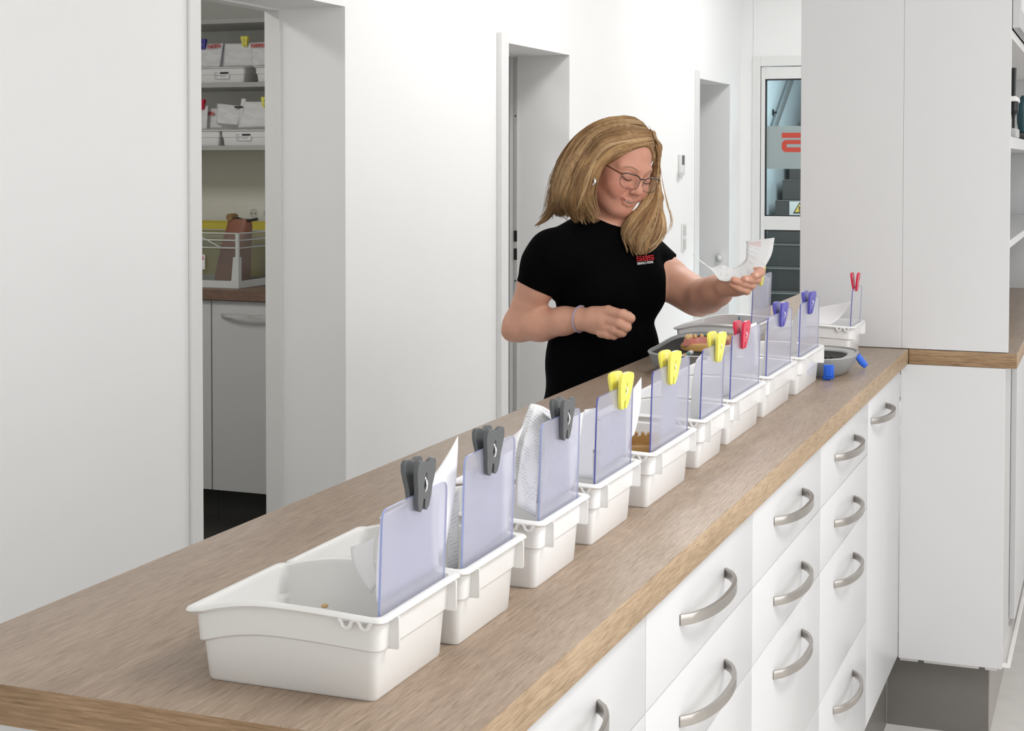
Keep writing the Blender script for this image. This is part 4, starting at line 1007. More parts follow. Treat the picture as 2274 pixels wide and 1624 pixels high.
# ---- head frame: columns = her left, up, forward, in world space
def head_frame(yaw, pitch, roll):
    y, p, r = map(math.radians, (yaw, pitch, roll)); s, c = math.sin, math.cos
    F = v3((s(y) * c(p), -s(p), -c(y) * c(p))); U = v3((s(y) * s(p), c(p), -c(y) * s(p))); L = v3((c(y), 0, s(y)))
    Rz = np.array([[c(r), s(r), 0], [-s(r), c(r), 0], [0, 0, 1]])     # clockwise roll in the view
    out = [(Rz @ q) for q in (L, U, F)]
    return np.array([q[0] * CR[0] + q[1] * CR[1] + q[2] * CR[2] for q in out])   # rows L, U, F
HF = head_frame(39, 16, 9)
HS = SP * .97
HC = pt(1417, 395.5, 3.735) - HF[2] * .083 * HS
def hd(x, y, z): return HC + (HF[0] * x + HF[1] * y + HF[2] * z) * HS
def he(F, c, r, k=.012, op='+', tilt=None):
    Rm = HF if tilt is None else tilt @ HF
    F.ell(hd(*c), np.array(r) * HS, Rm, k, op)
def hc(F, a, b, ra, rb, k=.01, op='+'): F.cone(hd(*a), hd(*b), ra * HS, rb * HS, k, op)
def rotx(d): a = math.radians(d); return np.array([[1, 0, 0], [0, math.cos(a), math.sin(a)], [0, -math.sin(a), math.cos(a)]])
def rotz(d): a = math.radians(d); return np.array([[math.cos(a), math.sin(a), 0], [-math.sin(a), math.cos(a), 0], [0, 0, 1]])

body = Field()
# skull and face
he(body, (0, .034, -.014), (.073, .079, .094)); he(body, (0, -.026, .026), (.064, .074, .058), .03)
he(body, (0, -.050, .040), (.047, .049, .040), .03)
for s in (-1, 1):
    hc(body, (s * .052, -.046, -.006), (s * .018, -.091, .050), .021, .018, .025)
    he(body, (s * .036, -.030, .057), (.027, .021, .022), .022)
    hc(body, (s * .012, .021, .082), (s * .046, .019, .060), .0105, .009, .014)
he(body, (0, -.094, .060), (.020, .014, .016), .018)
he(body, (0, -.078, .018), (.042, .020, .042), .03)
for s in (-1, 1):
    he(body, (s * .032, -.003, .0965), (.016, .0105, .0135), .010, '-')
    he(body, (s * .0315, -.003, .0735), (.0155, .0132, .0135), .005)
# nose
hc(body, (0, .006, .084), (0, -.026, .0985), .0078, .0098, .012); he(body, (0, -.0315, .0995), (.0118, .0105, .0108), .008)
for s in (-1, 1):
    he(body, (s * .0128, -.0345, .0895), (.0085, .0075, .0098), .006)
    he(body, (s * .0068, -.0420, .0955), (.0036, .003, .0048), .003, '-')
    hc(body, (s * .0205, -.033, .0885), (s * .0360, -.054, .0735), .0024, .0018, .010, '-')
    he(body, (s * .036, -.044, .066), (.017, .015, .012), .014)
# mouth: smiling, slightly open, laid on the face surface
def on_face(x, y, off=.0006):              # point on the face surface in front of (x, y)
    z = .13
    for _ in range(90):
        q = body.ev(hd(x, y, z)[None])[0]
        if q < off * HS: break
        z -= max(q * .5, .0002)
    return (x, y, z)
def lay(P, dz): return [(x, y, on_face(x, y)[2] + dz) for x, y in P]
UL = lay([(-.0285, -.0555), (-.0170, -.0592), (-.005, -.0596), (0, -.0603), (.005, -.0596), (.0170, -.0592), (.0285, -.0555)], -.0016)
LL = lay([(-.0265, -.0572), (-.0150, -.0688), (0, -.0722), (.0150, -.0688), (.0265, -.0572)], -.0018)
MS = lay([(-.0285, -.0560), (-.0150, -.0633), (0, -.0656), (.0150, -.0633), (.0285, -.0560)], -.0006)
MZ = MS[2][2]
body.chain([hd(*p) for p in UL], [r * HS for r in (.0012, .0024, .0029, .0027, .0029, .0024, .0012)], .006)
body.chain([hd(*p) for p in LL], [r * HS for r in (.0012, .0030, .0038, .0030, .0012)], .006)
# ears
for s in (-1, 1):
    t = rotx(-12); he(body, (s * .0735, -.006, -.010), (.0065, .030, .017), .006, '+', t); he(body, (s * .0785, -.002, -.008), (.005, .018, .009), .005, '-', t); he(body, (s * .0735, -.034, -.004), (.006, .010, .009), .005)
# ---- torso
NECK = pt(1346, 512, 3.86); SHR = pt(1226, 566, 3.745); SHL = pt(1440, 579, 3.985)
TL = SHL - SHR; TL /= np.linalg.norm(TL)
TU = np.array([0, 0, 1.]) * .995 + CR[0] * .06; TU -= TL * (TU @ TL); TU /= np.linalg.norm(TU)
TF = np.cross(TL, TU)
if TF @ CR[2] > 0: TF = -TF
TR = np.array([TL, TU, TF])
CHEST = pt(1345, 610, 3.87); WAIST = pt(1339, 800, 3.885); HIPS = pt(1334, 960, 3.905) - TF * .01
def torso(F, o=0., k=.05):
    F.ell(CHEST + TU * .01, np.array((.158, .150, .105)) * SP + o, TR, k)
    F.ell(WAIST, np.array((.155, .175, .118)) * SP + o, TR, k)
    F.ell(HIPS, np.array((.172, .150, .122)) * SP + o, TR, k)
    for s in (-1, 1): F.ell(CHEST + TL * s * .070 * SP + TF * .064 * SP - TU * .030, np.array((.062, .066, .050)) * SP + o, TR, .035)
    F.cone(SHR + TL * .02, CHEST + TU * .075 - TL * .03, .050 * SP + o, .075 * SP + o, .03); F.cone(SHL - TL * .02, CHEST + TU * .075 + TL * .03, .050 * SP + o, .075 * SP + o, .03)
    F.cone(SHR, NECK - TU * .012, .046 * SP + o, .050 * SP + o, .03); F.cone(SHL, NECK - TU * .012, .046 * SP + o, .050 * SP + o, .03)
torso(body)
body.cone(NECK - TU * .03 - TF * .012, hd(0, -.060, -.018), .056 * SP, .052 * SP, .025)
body.cone(NECK - TU * .03 + TF * .01, hd(0, -.072, .000), .050 * SP, .038 * SP, .02)
# ---- right arm (nearer the camera), forearm across the body
ELR = pt(1154, 722, 3.835); WRR = pt(1288, 709, 3.725)
M1 = pt(1194, 628, 3.785)
body.chain([SHR, M1, ELR], [.050 * SP, .0445 * SP, .0385 * SP], .02)
body.chain([ELR, pt(1200, 721, 3.80), pt(1252, 713, 3.755), WRR], [.038 * SP, .0385 * SP, .0315 * SP, .0265 * SP], .02)
body.cone(pt(1133, 738, 3.85), ELR, .020 * SP, .03 * SP, .02)
def rr(p): return p / 3441 * 3.66 * SP
HNDR = [pt(1318, 711, 3.70), pt(1342, 713, 3.678)]
body.chain([WRR, HNDR[0], HNDR[1]], [.0255 * SP, .0262 * SP, .0265 * SP], .015)
body.cone(pt(1318, 697, 3.70), pt(1350, 692, 3.668), rr(15), rr(13.5), .012); body.cone(pt(1316, 724, 3.705), pt(1342, 735, 3.678), rr(15), rr(14), .012)
FR = [ # knuckle, middle joint, tip joint, tip of index .. little finger
 ([(1352, 692, 3.664), (1381, 699, 3.632), (1400, 707, 3.628), (1396, 716, 3.655)], [13, 11, 10.2, 8.5]),
 ([(1350, 711, 3.662), (1376, 719, 3.630), (1392, 727, 3.628), (1386, 733, 3.657)], [12.5, 10.8, 10, 8.5]),
 ([(1345, 728, 3.666), (1366, 733, 3.638), (1382, 739, 3.636), (1374, 743, 3.660)], [12, 10, 9.4, 8]),
 ([(1334, 740, 3.676), (1350, 744, 3.654), (1364, 746, 3.650), (1358, 746, 3.672)], [10.5, 9, 8.4, 7.5])]
for P, R_ in FR: body.chain([pt(*p) for p in P], [rr(r) for r in R_], .0045)
body.chain([pt(1330, 700, 3.700), pt(1362, 696, 3.690), pt(1385, 697, 3.672), pt(1397, 699.5, 3.655)], [rr(13), rr(11), rr(9.5), rr(7.5)], .006)   # thumb behind the index finger
# ---- left arm, reaching over the counter
ELL = pt(1549, 662, 3.85); WRL = pt(1611, 635, 3.675)
body.chain([SHL, pt(1484, 616, 3.93), pt(1522, 645, 3.88), ELL], [.048 * SP, .0425 * SP, .040 * SP, .037 * SP], .035)
body.chain([ELL, pt(1570, 657, 3.79), pt(1592, 646, 3.73), WRL], [.037 * SP, .037 * SP, .0315 * SP, .0245 * SP], .035)
body.cone(pt(1556, 676, 3.865), ELL, .024 * SP, .03 * SP, .02)
body.chain([WRL, pt(1634, 633, 3.655), pt(1664, 626, 3.640)], [.0235 * SP, .0225 * SP, .019 * SP], .012)
body.cone(pt(1630, 644, 3.655), pt(1657, 643, 3.635), rr(13), rr(11), .01)
FLH = [
 ([(1668, 612, 3.645), (1689, 604, 3.622), (1686, 607, 3.604), (1675, 613, 3.592)], [10.5, 10.2, 9.6, 8.2]),
 ([(1667, 622, 3.638), (1681, 621, 3.612), (1668, 621, 3.596), (1654, 620, 3.588)], [10.5, 9.8, 9.2, 8.0]),
 ([(1660, 634, 3.632), (1668, 634, 3.608), (1650, 629, 3.594), (1630, 622, 3.592)], [10.5, 9.6, 9.0, 7.8]),
 ([(1648, 645, 3.632), (1658, 646, 3.610), (1642, 640, 3.598), (1626, 632, 3.600)], [10, 9.0, 8.4, 7.2])]
for P, R_ in FLH: body.chain([pt(*p) for p in P], [rr(r) for r in R_], .0035)
body.chain([pt(1618, 628, 3.665), pt(1640, 610, 3.655), pt(1662, 602, 3.640), pt(1676, 600, 3.628)], [rr(13), rr(11), rr(9.5), rr(8)], .008)     # thumb behind the paper
# hips and thighs inside the clothes
for s in (-1, 1): body.cone(HIPS + TL * s * .085, HIPS + TL * s * .09 - v3((0, 0, .12)), .095, .085, .04)
bv, bf = body.mesh(.0016)

# skin pigment: lips, cheeks, knuckles
SKIN = v3(srgb(214, 162, 138)); LIP = v3(srgb(196, 104, 98)); BLUSH = v3(srgb(200, 122, 102)); PALE = v3(srgb(226, 178, 150))
def near(F, p): return F.ev(p)
cols = np.tile(SKIN, (len(bv), 1))
def paint(mask, col): 
    global cols
    m = np.clip(mask, 0, 1)[:, None]; cols = cols * (1 - m) + col * m
hl = (bv - HC) @ HF.T / HS
isf = (np.abs(hl[:, 0]) < .09) & (hl[:, 1] > -.13) & (hl[:, 1] < .13) & (hl[:, 2] > .0)
def blob(c, r, amt): return isf * amt * np.exp(-(((hl - v3(c)) / v3(r)) ** 2).sum(1))
paint(isf * .30, BLUSH)
for s in (-1, 1): paint(blob((s * .040, -.034, .066), (.028, .026, .03), .6), BLUSH)
paint(blob((0, -.042, .108), (.013, .012, .014), .3), BLUSH); paint(blob((0, -.10, .07), (.02, .014, .03), .2), BLUSH)
def chain_d(P):
    d = np.full(len(hl), 9.)
    for a, b in zip(P[:-1], P[1:]):
        a, b = v3(a), v3(b); t = np.clip(((hl - a) @ (b - a)) / ((b - a) @ (b - a)), 0, 1); d = np.minimum(d, np.linalg.norm(hl - a - t[:, None] * (b - a), axis=1))
    return d
lipd = np.minimum(chain_d(UL), chain_d(LL)); paint(isf * np.clip((.0050 - lipd) / .0016, 0, 1) * .6, LIP)
for P, R_ in FR + FLH:
    for q, a in ((1, .30), (3, .35)):
        c = pt(*P[q]); paint(a * np.exp(-((bv - c) ** 2).sum(1) / (.010 ** 2)), BLUSH)

PERSON_MARK = 1
woman = thing('person', 'woman in a black t-shirt and glasses reading a slip of paper behind the counter', 'person', (float(HIPS[0]), float(HIPS[1]), 0.))
SKINM = attr_mat('skin', .46, .35, sss=.12, bump=.06, bscale=700)
np_obj('body', bv, bf, SKINM, woman, cols)

# ---- clothes
shirt = Field(); torso(shirt, .007)
shirt.chain([SHR, pt(1208, 590, 3.765), pt(1190, 640, 3.79)], [.056 * SP, .052 * SP, .050 * SP], .025); 
shirt.chain([SHL, pt(1468, 600, 3.95), pt(1490, 624, 3.925)], [.052 * SP, .049 * SP, .047 * SP], .025)
a0 = pt(1197, 620, 3.78); shirt_n = None
def cut_region(F, c, n, r, k=.003):          # removes the sleeve beyond its hem plane, only near the hem
    n = v3(n) / np.linalg.norm(n); F.cone(v3(c) + n * (r + .0), v3(c) + n * (r + .06), r, r, k, '-')
hR = (M1 - SHR) / np.linalg.norm(M1 - SHR)
hemR = hR + (CR[1] * .10 - CR[0] * .10)
def slab(F, c, n, r, k=.002):
    n = v3(n) / np.linalg.norm(n); t1 = np.cross(n, [0, 0, 1.]); t1 /= np.linalg.norm(t1); t2 = np.cross(n, t1)
    F.ell(v3(c) + n * .5 * r, (r, r, .5 * r), np.array([t1, t2, n]), k, '-')
# sleeves end by a big flat ellipsoid cut below each hem
nR = v3(CR[0] * -.42 + CR[1] * -1.0); slab(shirt, pt(1188, 634, 3.785) + nR / np.linalg.norm(nR) * .0, nR, .075)
nL = v3(CR[0] * .80 + CR[1] * -.62 - CR[2] * .15); slab(shirt, pt(1478, 590, 3.945), nL, .07)
# neckline
shirt.ell(NECK + TU * .062 + TF * .030, np.array((.080, .062, .082)) * SP, TR, .004, '-')
shirt.half(HIPS - v3((0, 0, .11)), (0, 0, -1), .004)
sv, sf = shirt.mesh(.0032)
SHIRTM = mat('black_jersey', (.0022, .0022, .0026), .9, spec=.04, noise=.15, nscale=60, bump=.25, bscale=900)
tee = np_obj('t_shirt', sv, sf, SHIRTM, woman)
tr = Field()
tr.ell(HIPS - v3((0, 0, .03)), np.array((.183, .17, .133)) * SP, TR, .04)
for s in (-1, 1):
    hp = HIPS + TL * s * .09 - v3((0, 0, .06)); kn = v3((*(HIPS + TL * s * .10)[:2], .47)); an = v3((*(HIPS + TL * s * .11)[:2], .10))
    tr.chain([hp, kn, an], [.098, .066, .052], .03)
tr.half(v3((0, 0, .075)), (0, 0, -1), .004)
tv, tf = tr.mesh(.008); np_obj('trousers', tv, tf, mat('dark_denim', (.012, .016, .03), .8, noise=.2, nscale=90, bump=.2, bscale=500), woman)
for s in (-1, 1):
    sh = Field(); an = v3((*(HIPS + TL * s * .11)[:2], .05))
    sh.ell(an + TF * .05 + v3((0, 0, .005)), (.045, .13, .046), np.array([TL, TF, v3((0, 0, 1))]), .02); sh.cone(an, an + v3((0, 0, .05)), .045, .047, .02); sh.half(v3((0, 0, .0005)), (0, 0, -1), .003)
    xv, xf = sh.mesh(.007); np_obj('shoe', xv, xf, BLACKPL, woman)
# chest print, laid on the shirt front
def on_shirt(px, py):
    o = np.array(CAM_C); d = np.array(ray(px, py)); t = 3.5 * SP
    for _ in range(60):
        q = shirt.ev((o + d * t)[None])[0]
        if q < .0004: break
        t += max(q * .6, .0003)
    return o + d * (t - .0012)
A, B_, C_ = on_shirt(1413, 581), on_shirt(1452, 577), on_shirt(1411, 569)
ex, ey = B_ - A, C_ - A; lx, ly = np.linalg.norm(ex), np.linalg.norm(ey); ex /= lx; ey /= ly; en = np.cross(ex, ey); en = en if en @ CR[2] < 0 else -en
lf = lambda a, b, c: Vector(A + ex * a + ey * b + en * (c + .0012))
REDT = mat('red_embroidery', (.55, .012, .02), .7, noise=.1); WHT = mat('white_embroidery', (.78, .78, .78), .7, noise=.05)
bm = nb(); logo(bm, 'SBS', lf, lx / 3.3, ly * .9, gap=.12, slant=.12)
lo = obj('chest_lettering', bm, REDT, tee, smooth=False); lo['label'] = 'red block letters on the chest'
bm = nb(); text_mesh(bm, 'DENTAL', ly * .62, lambda a, b, c: lf(a + .001, b - ly * .62, c), bold=.0002, sx=1.0)
text_mesh(bm, 'TECHNIK', ly * .56, lambda a, b, c: lf(a + lx * .60, b - ly * .58, c), bold=.0002, sx=.72)
for p in ([(lx * .47, -ly * .05), (lx * .50, -ly * .62), (lx * .535, -ly * .30), (lx * .57, -ly * .62), (lx * .60, -ly * .05)],):
    tube(bm, [lf(a, b, .0004) for a, b in p], .0006, 5)
lo = obj('chest_subtitle', bm, WHT, tee, smooth=False); lo['label'] = 'small white lettering under the red letters'

# ---- face details
def ribbon(P, R_, m, name, parent, sides=8): 
    bm = nb(); tube(bm, [Vector(hd(*p)) for p in P], [r * HS for r in R_], sides); return obj(name, bm, m, parent)
BROW = mat('light_brown_brow', (.33, .19, .11), .8, noise=.2, nscale=200); LASH = mat('dark_lashes', (.02, .012, .01), .7, noise=.1)
TOOTH = mat('tooth_enamel', (.78, .74, .66), .25, noise=.03, coat=.3); CLEAR = GLASS.copy(); CLEAR.name = 'lens_glass'; CLEAR.node_tree.nodes['Transparent BSDF'].inputs[0].default_value = (.98, .98, .98, 1)
for s in (-1, 1):
    P = [on_face(s * x, y, .0004) for x, y in ((.014, .0185), (.022, .0225), (.032, .0240), (.042, .0215), (.049, .0165))]
    ribbon(P, (.0007, .0013, .0013, .0010, .0004), BROW, 'eyebrow', woman)
    P = [on_face(s * x, y, .0005) for x, y in ((.0185, -.0070), (.024, -.0092), (.0315, -.0105), (.039, -.0092), (.0455, -.0058), (.0480, -.0040))]
    ribbon(P, (.0005, .0009, .0012, .0012, .0010, .0004), LASH, 'eyelashes', woman, 6)
    P = [on_face(s * x, y, .0002) for x, y in ((.0195, .0042), (.025, .0072), (.0315, .0082), (.039, .0070), (.0455, .0035))]
    ribbon(P, (.0003, .0005, .0006, .0006, .0003), mat('lid_crease', srgb(176, 116, 96), .6, noise=.05) if s < 0 else bpy.data.materials['lid_crease'], 'eyelid_crease', woman, 6)
MX = np.array([-.0290, -.0225, -.0150, -.0075, 0, .0075, .0150, .0225, .0290])
MU = np.array([-.0545, -.0586, -.0612, -.0622, -.0626, -.0622, -.0612, -.0586, -.0545]); ML = np.array([-.0549, -.0606, -.0648, -.0670, -.0677, -.0670, -.0648, -.0606, -.0549])
def mouth_band(x0, x1, f0, f1, off, n=25, m=4):
    """a curved patch between two lines across the mouth, laid just proud of the face"""
    bm = nb(); g = []
    for x in np.linspace(x0, x1, n):
        yu, yl = np.interp(x, MX, MU), np.interp(x, MX, ML); col = []
        for k in range(m + 1):
            y = yu + (yl - yu) * (f0 + (f1 - f0) * k / m); col.append(bm.verts.new(Vector(hd(*on_face(x, y, off)))))
        g.append(col)
    for i in range(n - 1):
        for k in range(m): bm.faces.new((g[i][k], g[i + 1][k], g[i + 1][k + 1], g[i][k + 1]))
    bmesh.ops.recalc_face_normals(bm, faces=bm.faces)
    return bm
o = obj('mouth', mouth_band(-.0288, .0288, 0, 1, .0003), mat('inner_mouth', srgb(92, 36, 34), .4, noise=.1), woman); o['label'] = 'dark open line of the smile'
obj('teeth', mouth_band(-.0195, .0195, .10, .62, .0009), TOOTH, o)['label'] = 'white upper teeth'
bm = nb(); e0 = pt(1318, 403, 3.735)
for a in range(1): tube(bm, [Vector(e0 + (HF[1] * math.cos(q) + HF[2] * math.sin(q)) * .0075 * HS) for q in [2 * PI * k / 24 for k in range(25)]], .0030, 10)
ERING = obj('earring', bm, CHROME, woman); ERING['label'] = 'silver hoop earring'
# glasses
gl = bpy.data.objects.new('glasses', None); COL.objects.link(gl); gl.parent = woman; gl.location = Vector(hd(0, 0, .1)) - Vector(woman.location); gl['label'] = 'slim dark-framed glasses with clear lenses'
GFR = mat('black_glasses_rim', (.012, .010, .012), .25, noise=.05, coat=.3); GTE = mat('bronze_temple', (.16, .07, .035), .3, metal=.6, noise=.05)
def lens_outline(s):
    pts = []
    for k in range(36):
        a = 2 * PI * k / 36; ca, sa = math.cos(a), math.sin(a)
        x = math.copysign(abs(ca) ** .62, ca) * .0285; y = math.copysign(abs(sa) ** .72, sa) * .0188
        x += .0022 * (1 if sa > 0 else -1) * abs(sa) * (1 if ca > 0 else .2)
        pts.append((s * (.0355 + x), -.0090 + y + .0018 * max(0, ca) * (sa > 0), .1010 - .010 * max(0, (x + .03) / .06) ** 2))
    return pts
for s in (-1, 1):
    lo_ = lens_outline(s)
    rs = [(.0016 if p[1] > .004 else .0007) for p in lo_]
    bm = nb(); tube(bm, [Vector(hd(*p)) for p in lo_ + lo_[:1]], [r * HS for r in rs + rs[:1]], 8, cap=False); obj('rim', bm, GFR, gl)
    bm = nb(); cv = bm.verts.new(hd(s * .0355, -.009, .0995)); vs = [bm.verts.new(hd(*p)) for p in lo_]
    for i in range(len(vs)): bm.faces.new((cv, vs[i], vs[(i + 1) % len(vs)]))
    obj('lens', bm, CLEAR, gl)
    P = [(s * .0630, .006, .0930), (s * .0695, .0055, .088), (s * .0725, .006, .060), (s * .0765, .007, .020), (s * .0775, .004, -.008)]
    bm = nb(); tube(bm, [Vector(hd(*p)) for p in P], [r * HS for r in (.0022, .0020, .0015, .0014, .0014)], 8); obj('temple', bm, GTE, gl)
    bm = nb(); tube(bm, [Vector(hd(*p)) for p in ((s * .0125, -.002, .1000), (s * .0095, -.008, .0975), (s * .0098, -.013, .0955))], [.0006 * HS, .0007 * HS, .0018 * HS], 6); obj('nose_pad', bm, CHROME, gl)
bm = nb(); tube(bm, [Vector(hd(*p)) for p in ((-.0105, .001, .1008), (-.005, .0035, .1032), (.005, .0035, .1032), (.0105, .001, .1008))], .0016 * HS, 8); obj('bridge', bm, GFR, gl)
# bracelet on the right wrist
ax = (HNDR[0] - WRR); ax /= np.linalg.norm(ax); b1_ = np.cross(ax, CR[2]); b1_ /= np.linalg.norm(b1_); b2_ = np.cross(ax, b1_)
wc = pt(1287.5, 709, 3.7255)
P = []
for k in range(41):
    q = 2 * PI * k / 40; dr_ = b1_ * math.cos(q) + b2_ * math.sin(q); t = .02
    for _ in range(30):
        g = body.ev((wc + dr_ * t)[None])[0]
        if g > .0012: break
        t += .0008
    P.append(Vector(wc + dr_ * t + ax * .002 * math.sin(q)))
obj('bracelet', tube(nb(), P, .0020, 8, cap=False), mat('lilac_band', (.40, .38, .52), .45, noise=.05), woman)['label'] = 'thin lilac wristband'
# finger nails that show on the paper hand
NAIL = mat('finger_nail', srgb(226, 176, 156), .3, noise=.03, coat=.3)
def nail(c, t, px_r):
    c = pt(*c); t = pt(*t) - c; t /= np.linalg.norm(t); n = -CR[2] - t * (-CR[2] @ t); n /= np.linalg.norm(n); b = np.cross(t, n)
    bm = nb(); ball(bm, (0, 0, 0), 1, u=12, v=8)
    for v in bm.verts: v.co = Vector(c + n * (rr(px_r) * .86 + v.co.z * .0016) + t * v.co.x * rr(px_r) * .62 + b * v.co.y * rr(px_r) * .60)
    obj('finger_nail', bm, NAIL, woman)
nail((1677.5, 611.5, 3.593), (1690, 604, 3.60), 8.6); nail((1655.5, 620, 3.5885), (1668, 621, 3.596), 8.3); 
# ---- hair: a soft mass with individual strands combed over it
HD = 3.79
def hp(x, y, dz): return pt(x, y, HD + dz)
hull = Field()
he(hull, (0, .038, -.018), (.0795, .083, .103), .02)
n1 = HF[1] * .74 - HF[2] * .67                                   # hairline plane: forehead below it stays free
cutF = Field(); 
he(hull, (0, -.016, .085), (.072, .098, .070), .010, '-')
he(hull, (0, -.062, .02), (.077, .078, .077), .010, '-')
CH = [
 ([(1350, 322, -.060), (1307, 385, -.078), (1287, 440, -.066), (1294, 478, -.056)], [.014, .021, .025, .010]),
 ([(1320, 318, -.012), (1268, 385, -.010), (1256, 436, -.004), (1250, 466, .0)], [.024, .031, .026, .010]),
 ([(1285, 370, -.050), (1275, 430, -.045), (1278, 482, -.040)], [.034, .036, .012]),
 ([(1250, 410, .035), (1244, 462, .03)], [.030, .022]),
 ([(1442, 300, -.030), (1396, 312, -.066), (1344, 336, -.084), (1312, 376, -.084)], [.012, .012, .012, .009]),
 ([(1458, 326, .040), (1456, 380, .080), (1460, 440, .055), (1449, 503, .005), (1430, 550, -.024)], [.007, .008, .010, .021, .011]),
 ([(1447, 405, .075), (1440, 445, .055), (1414, 492, .004), (1402, 525, -.020), (1420, 558, -.032)], [.008, .014, .020, .016, .008]),
 ([(1450, 296, .000), (1458, 328, .024), (1458, 354, .036)], [.006, .007, .006]),
 ([(1462, 470, .030), (1464, 512, .004), (1446, 546, -.012)], [.006, .008, .006])]
for P, R_ in CH: hull.chain([hp(*p) for p in P], [r * SP for r in R_], .025)
hv, hf = hull.mesh(.0030)
HAIRM = attr_mat('dark_blonde_hair', .42, .45)
rng = np.random.default_rng(7)
def hair_col(n, top):
    pal = np.array([srgb(128, 94, 61), srgb(170, 131, 88), srgb(200, 162, 112), srgb(228, 196, 150), srgb(150, 111, 72)])
    w = np.array([.20, .30, .26, .12, .12]); c = pal[rng.choice(5, n, p=w)]
    return c * (.92 + .16 * rng.random((n, 1)))
zz = hv[:, 2]; tt = np.clip((np.array(hp(1380, 300, 0))[2] - zz) / .12, 0, 1)
hc_ = np.array(srgb(138, 104, 70)) * (1 - tt[:, None]) + np.array(srgb(156, 116, 70)) * tt[:, None]
hair = np_obj('hair', hv, hf, HAIRM, woman, hc_)
GR = [[(1455, 324), (1422, 334), (1380, 344), (1346, 361), (1325, 390), (1317, 445), (1332, 492)],
      [(1452, 313), (1412, 320), (1362, 332), (1327, 364), (1306, 408), (1300, 455), (1318, 497)],
      [(1446, 300), (1400, 304), (1345, 319), (1305, 365), (1285, 415), (1278, 460), (1296, 498)],
      [(1440, 286), (1385, 284), (1325, 302), (1285, 355), (1262, 415), (1252, 460), (1272, 488)],
      [(1428, 271), (1370, 267), (1310, 290), (1268, 345), (1244, 405), (1238, 455), (1242, 482)],
      [(1410, 260), (1352, 261), (1297, 290), (1252, 345), (1230, 405), (1226, 455), (1208, 495)],
      [(1388, 256), (1335, 266), (1285, 298), (1241, 355), (1229, 415), (1222, 465), (1188, 505)]]
GL_ = [[(1452, 342), (1452, 375), (1446, 415), (1430, 452), (1394, 488), (1381, 522), (1402, 560)],
       [(1456, 328), (1461, 350), (1456, 390), (1446, 435), (1406, 482), (1384, 520), (1406, 558)],
      [(1455, 311), (1465, 344), (1459, 392), (1456, 440), (1432, 495), (1410, 535), (1422, 568)],
      [(1450, 296), (1466, 334), (1462, 392), (1463, 445), (1454, 500), (1432, 545), (1430, 567)],
      [(1440, 280), (1463, 322), (1464, 385), (1468, 445), (1474, 500), (1470, 540), (1444, 560)]]
GT = [[(1300, 330), (1262, 390), (1246, 430), (1238, 460), (1222, 482), (1204, 497), (1186, 507)], [(1290, 320), (1248, 380), (1232, 425), (1226, 458), (1212, 478), (1196, 492), (1184, 500)]]
GP = [[(1449, 288), (1454, 297), (1458, 306), (1464, 322), (1468, 336), (1466, 350), (1459, 360)], [(1450, 300), (1453, 306), (1456, 314), (1459, 326), (1461, 338), (1460, 350), (1457, 362)]]
GF2 = [[(1452, 326), (1424, 335), (1384, 345), (1350, 361), (1331, 388), (1322, 430), (1334, 480)], [(1452, 320), (1416, 330), (1374, 342), (1340, 362), (1321, 396), (1314, 440), (1326, 488)]]
def catmull(P, n):
    P = np.asarray(P, float); m = len(P); out = []
    for t in np.linspace(0, m - 1, n):
        i = min(int(t), m - 2); f = t - i; p0, p1, p2, p3 = P[max(i - 1, 0)], P[i], P[i + 1], P[min(i + 2, m - 1)]
        out.append(.5 * (2 * p1 + (p2 - p0) * f + (2 * p0 - 5 * p1 + 4 * p2 - p3) * f * f + (3 * p1 - p0 - 3 * p2 + p3) * f ** 3))
    return np.array(out)
NSEG = 22
def strands(G, locks, per, jit, spread=.16, stray=.0):
    """locks of strands: the strands of one lock share a wave and run together towards their tips"""
    G = np.asarray(G, float); rows = []; lifts = []
    M = len(G) - 1; t = np.linspace(0, 1, NSEG)
    def curve(s, e0):
        s = min(max(s, 0), M - 1e-6); i = int(s); f = s - i
        c = catmull(G[i] * (1 - f) + G[i + 1] * f, NSEG * 2)[:max(6, int(e0 * NSEG * 2))]
        return catmull(c, NSEG)
    def push(c, wv):
        nx = np.gradient(c[:, 1]); ny = -np.gradient(c[:, 0]); ln = np.hypot(nx, ny) + 1e-6
        return np.stack([c[:, 0] + nx / ln * wv, c[:, 1] + ny / ln * wv], 1)
    for _ in range(locks):
        s0 = rng.random() * M; e0 = rng.uniform(.84, 1.03); e0 = min(e0, 1.)
        ph = rng.random() * 6.28; fr = rng.uniform(5, 10); am = rng.uniform(.3, 1.) * jit
        wave = am * t ** 1.3 * np.sin(t * fr + ph); lf = rng.uniform(.0008, .0085) if per > 3 else rng.uniform(0, .006)
        cl = push(curve(s0, e0), wave)
        for _ in range(per):
            c = push(curve(s0 + rng.normal(0, spread), min(1., e0 * rng.uniform(.93, 1.02))), wave * rng.uniform(.8, 1.2) + rng.normal(0, 1.2) * t * (1 + stray))
            w = (.72 * t ** 2)[:, None]; rows.append(c * (1 - w) + cl * w); lifts.append(lf + rng.uniform(-.0008, .0012))
    return np.array(rows), np.array(lifts)
def lift(CL):
    C, LF = CL; return lift_(C, LF)
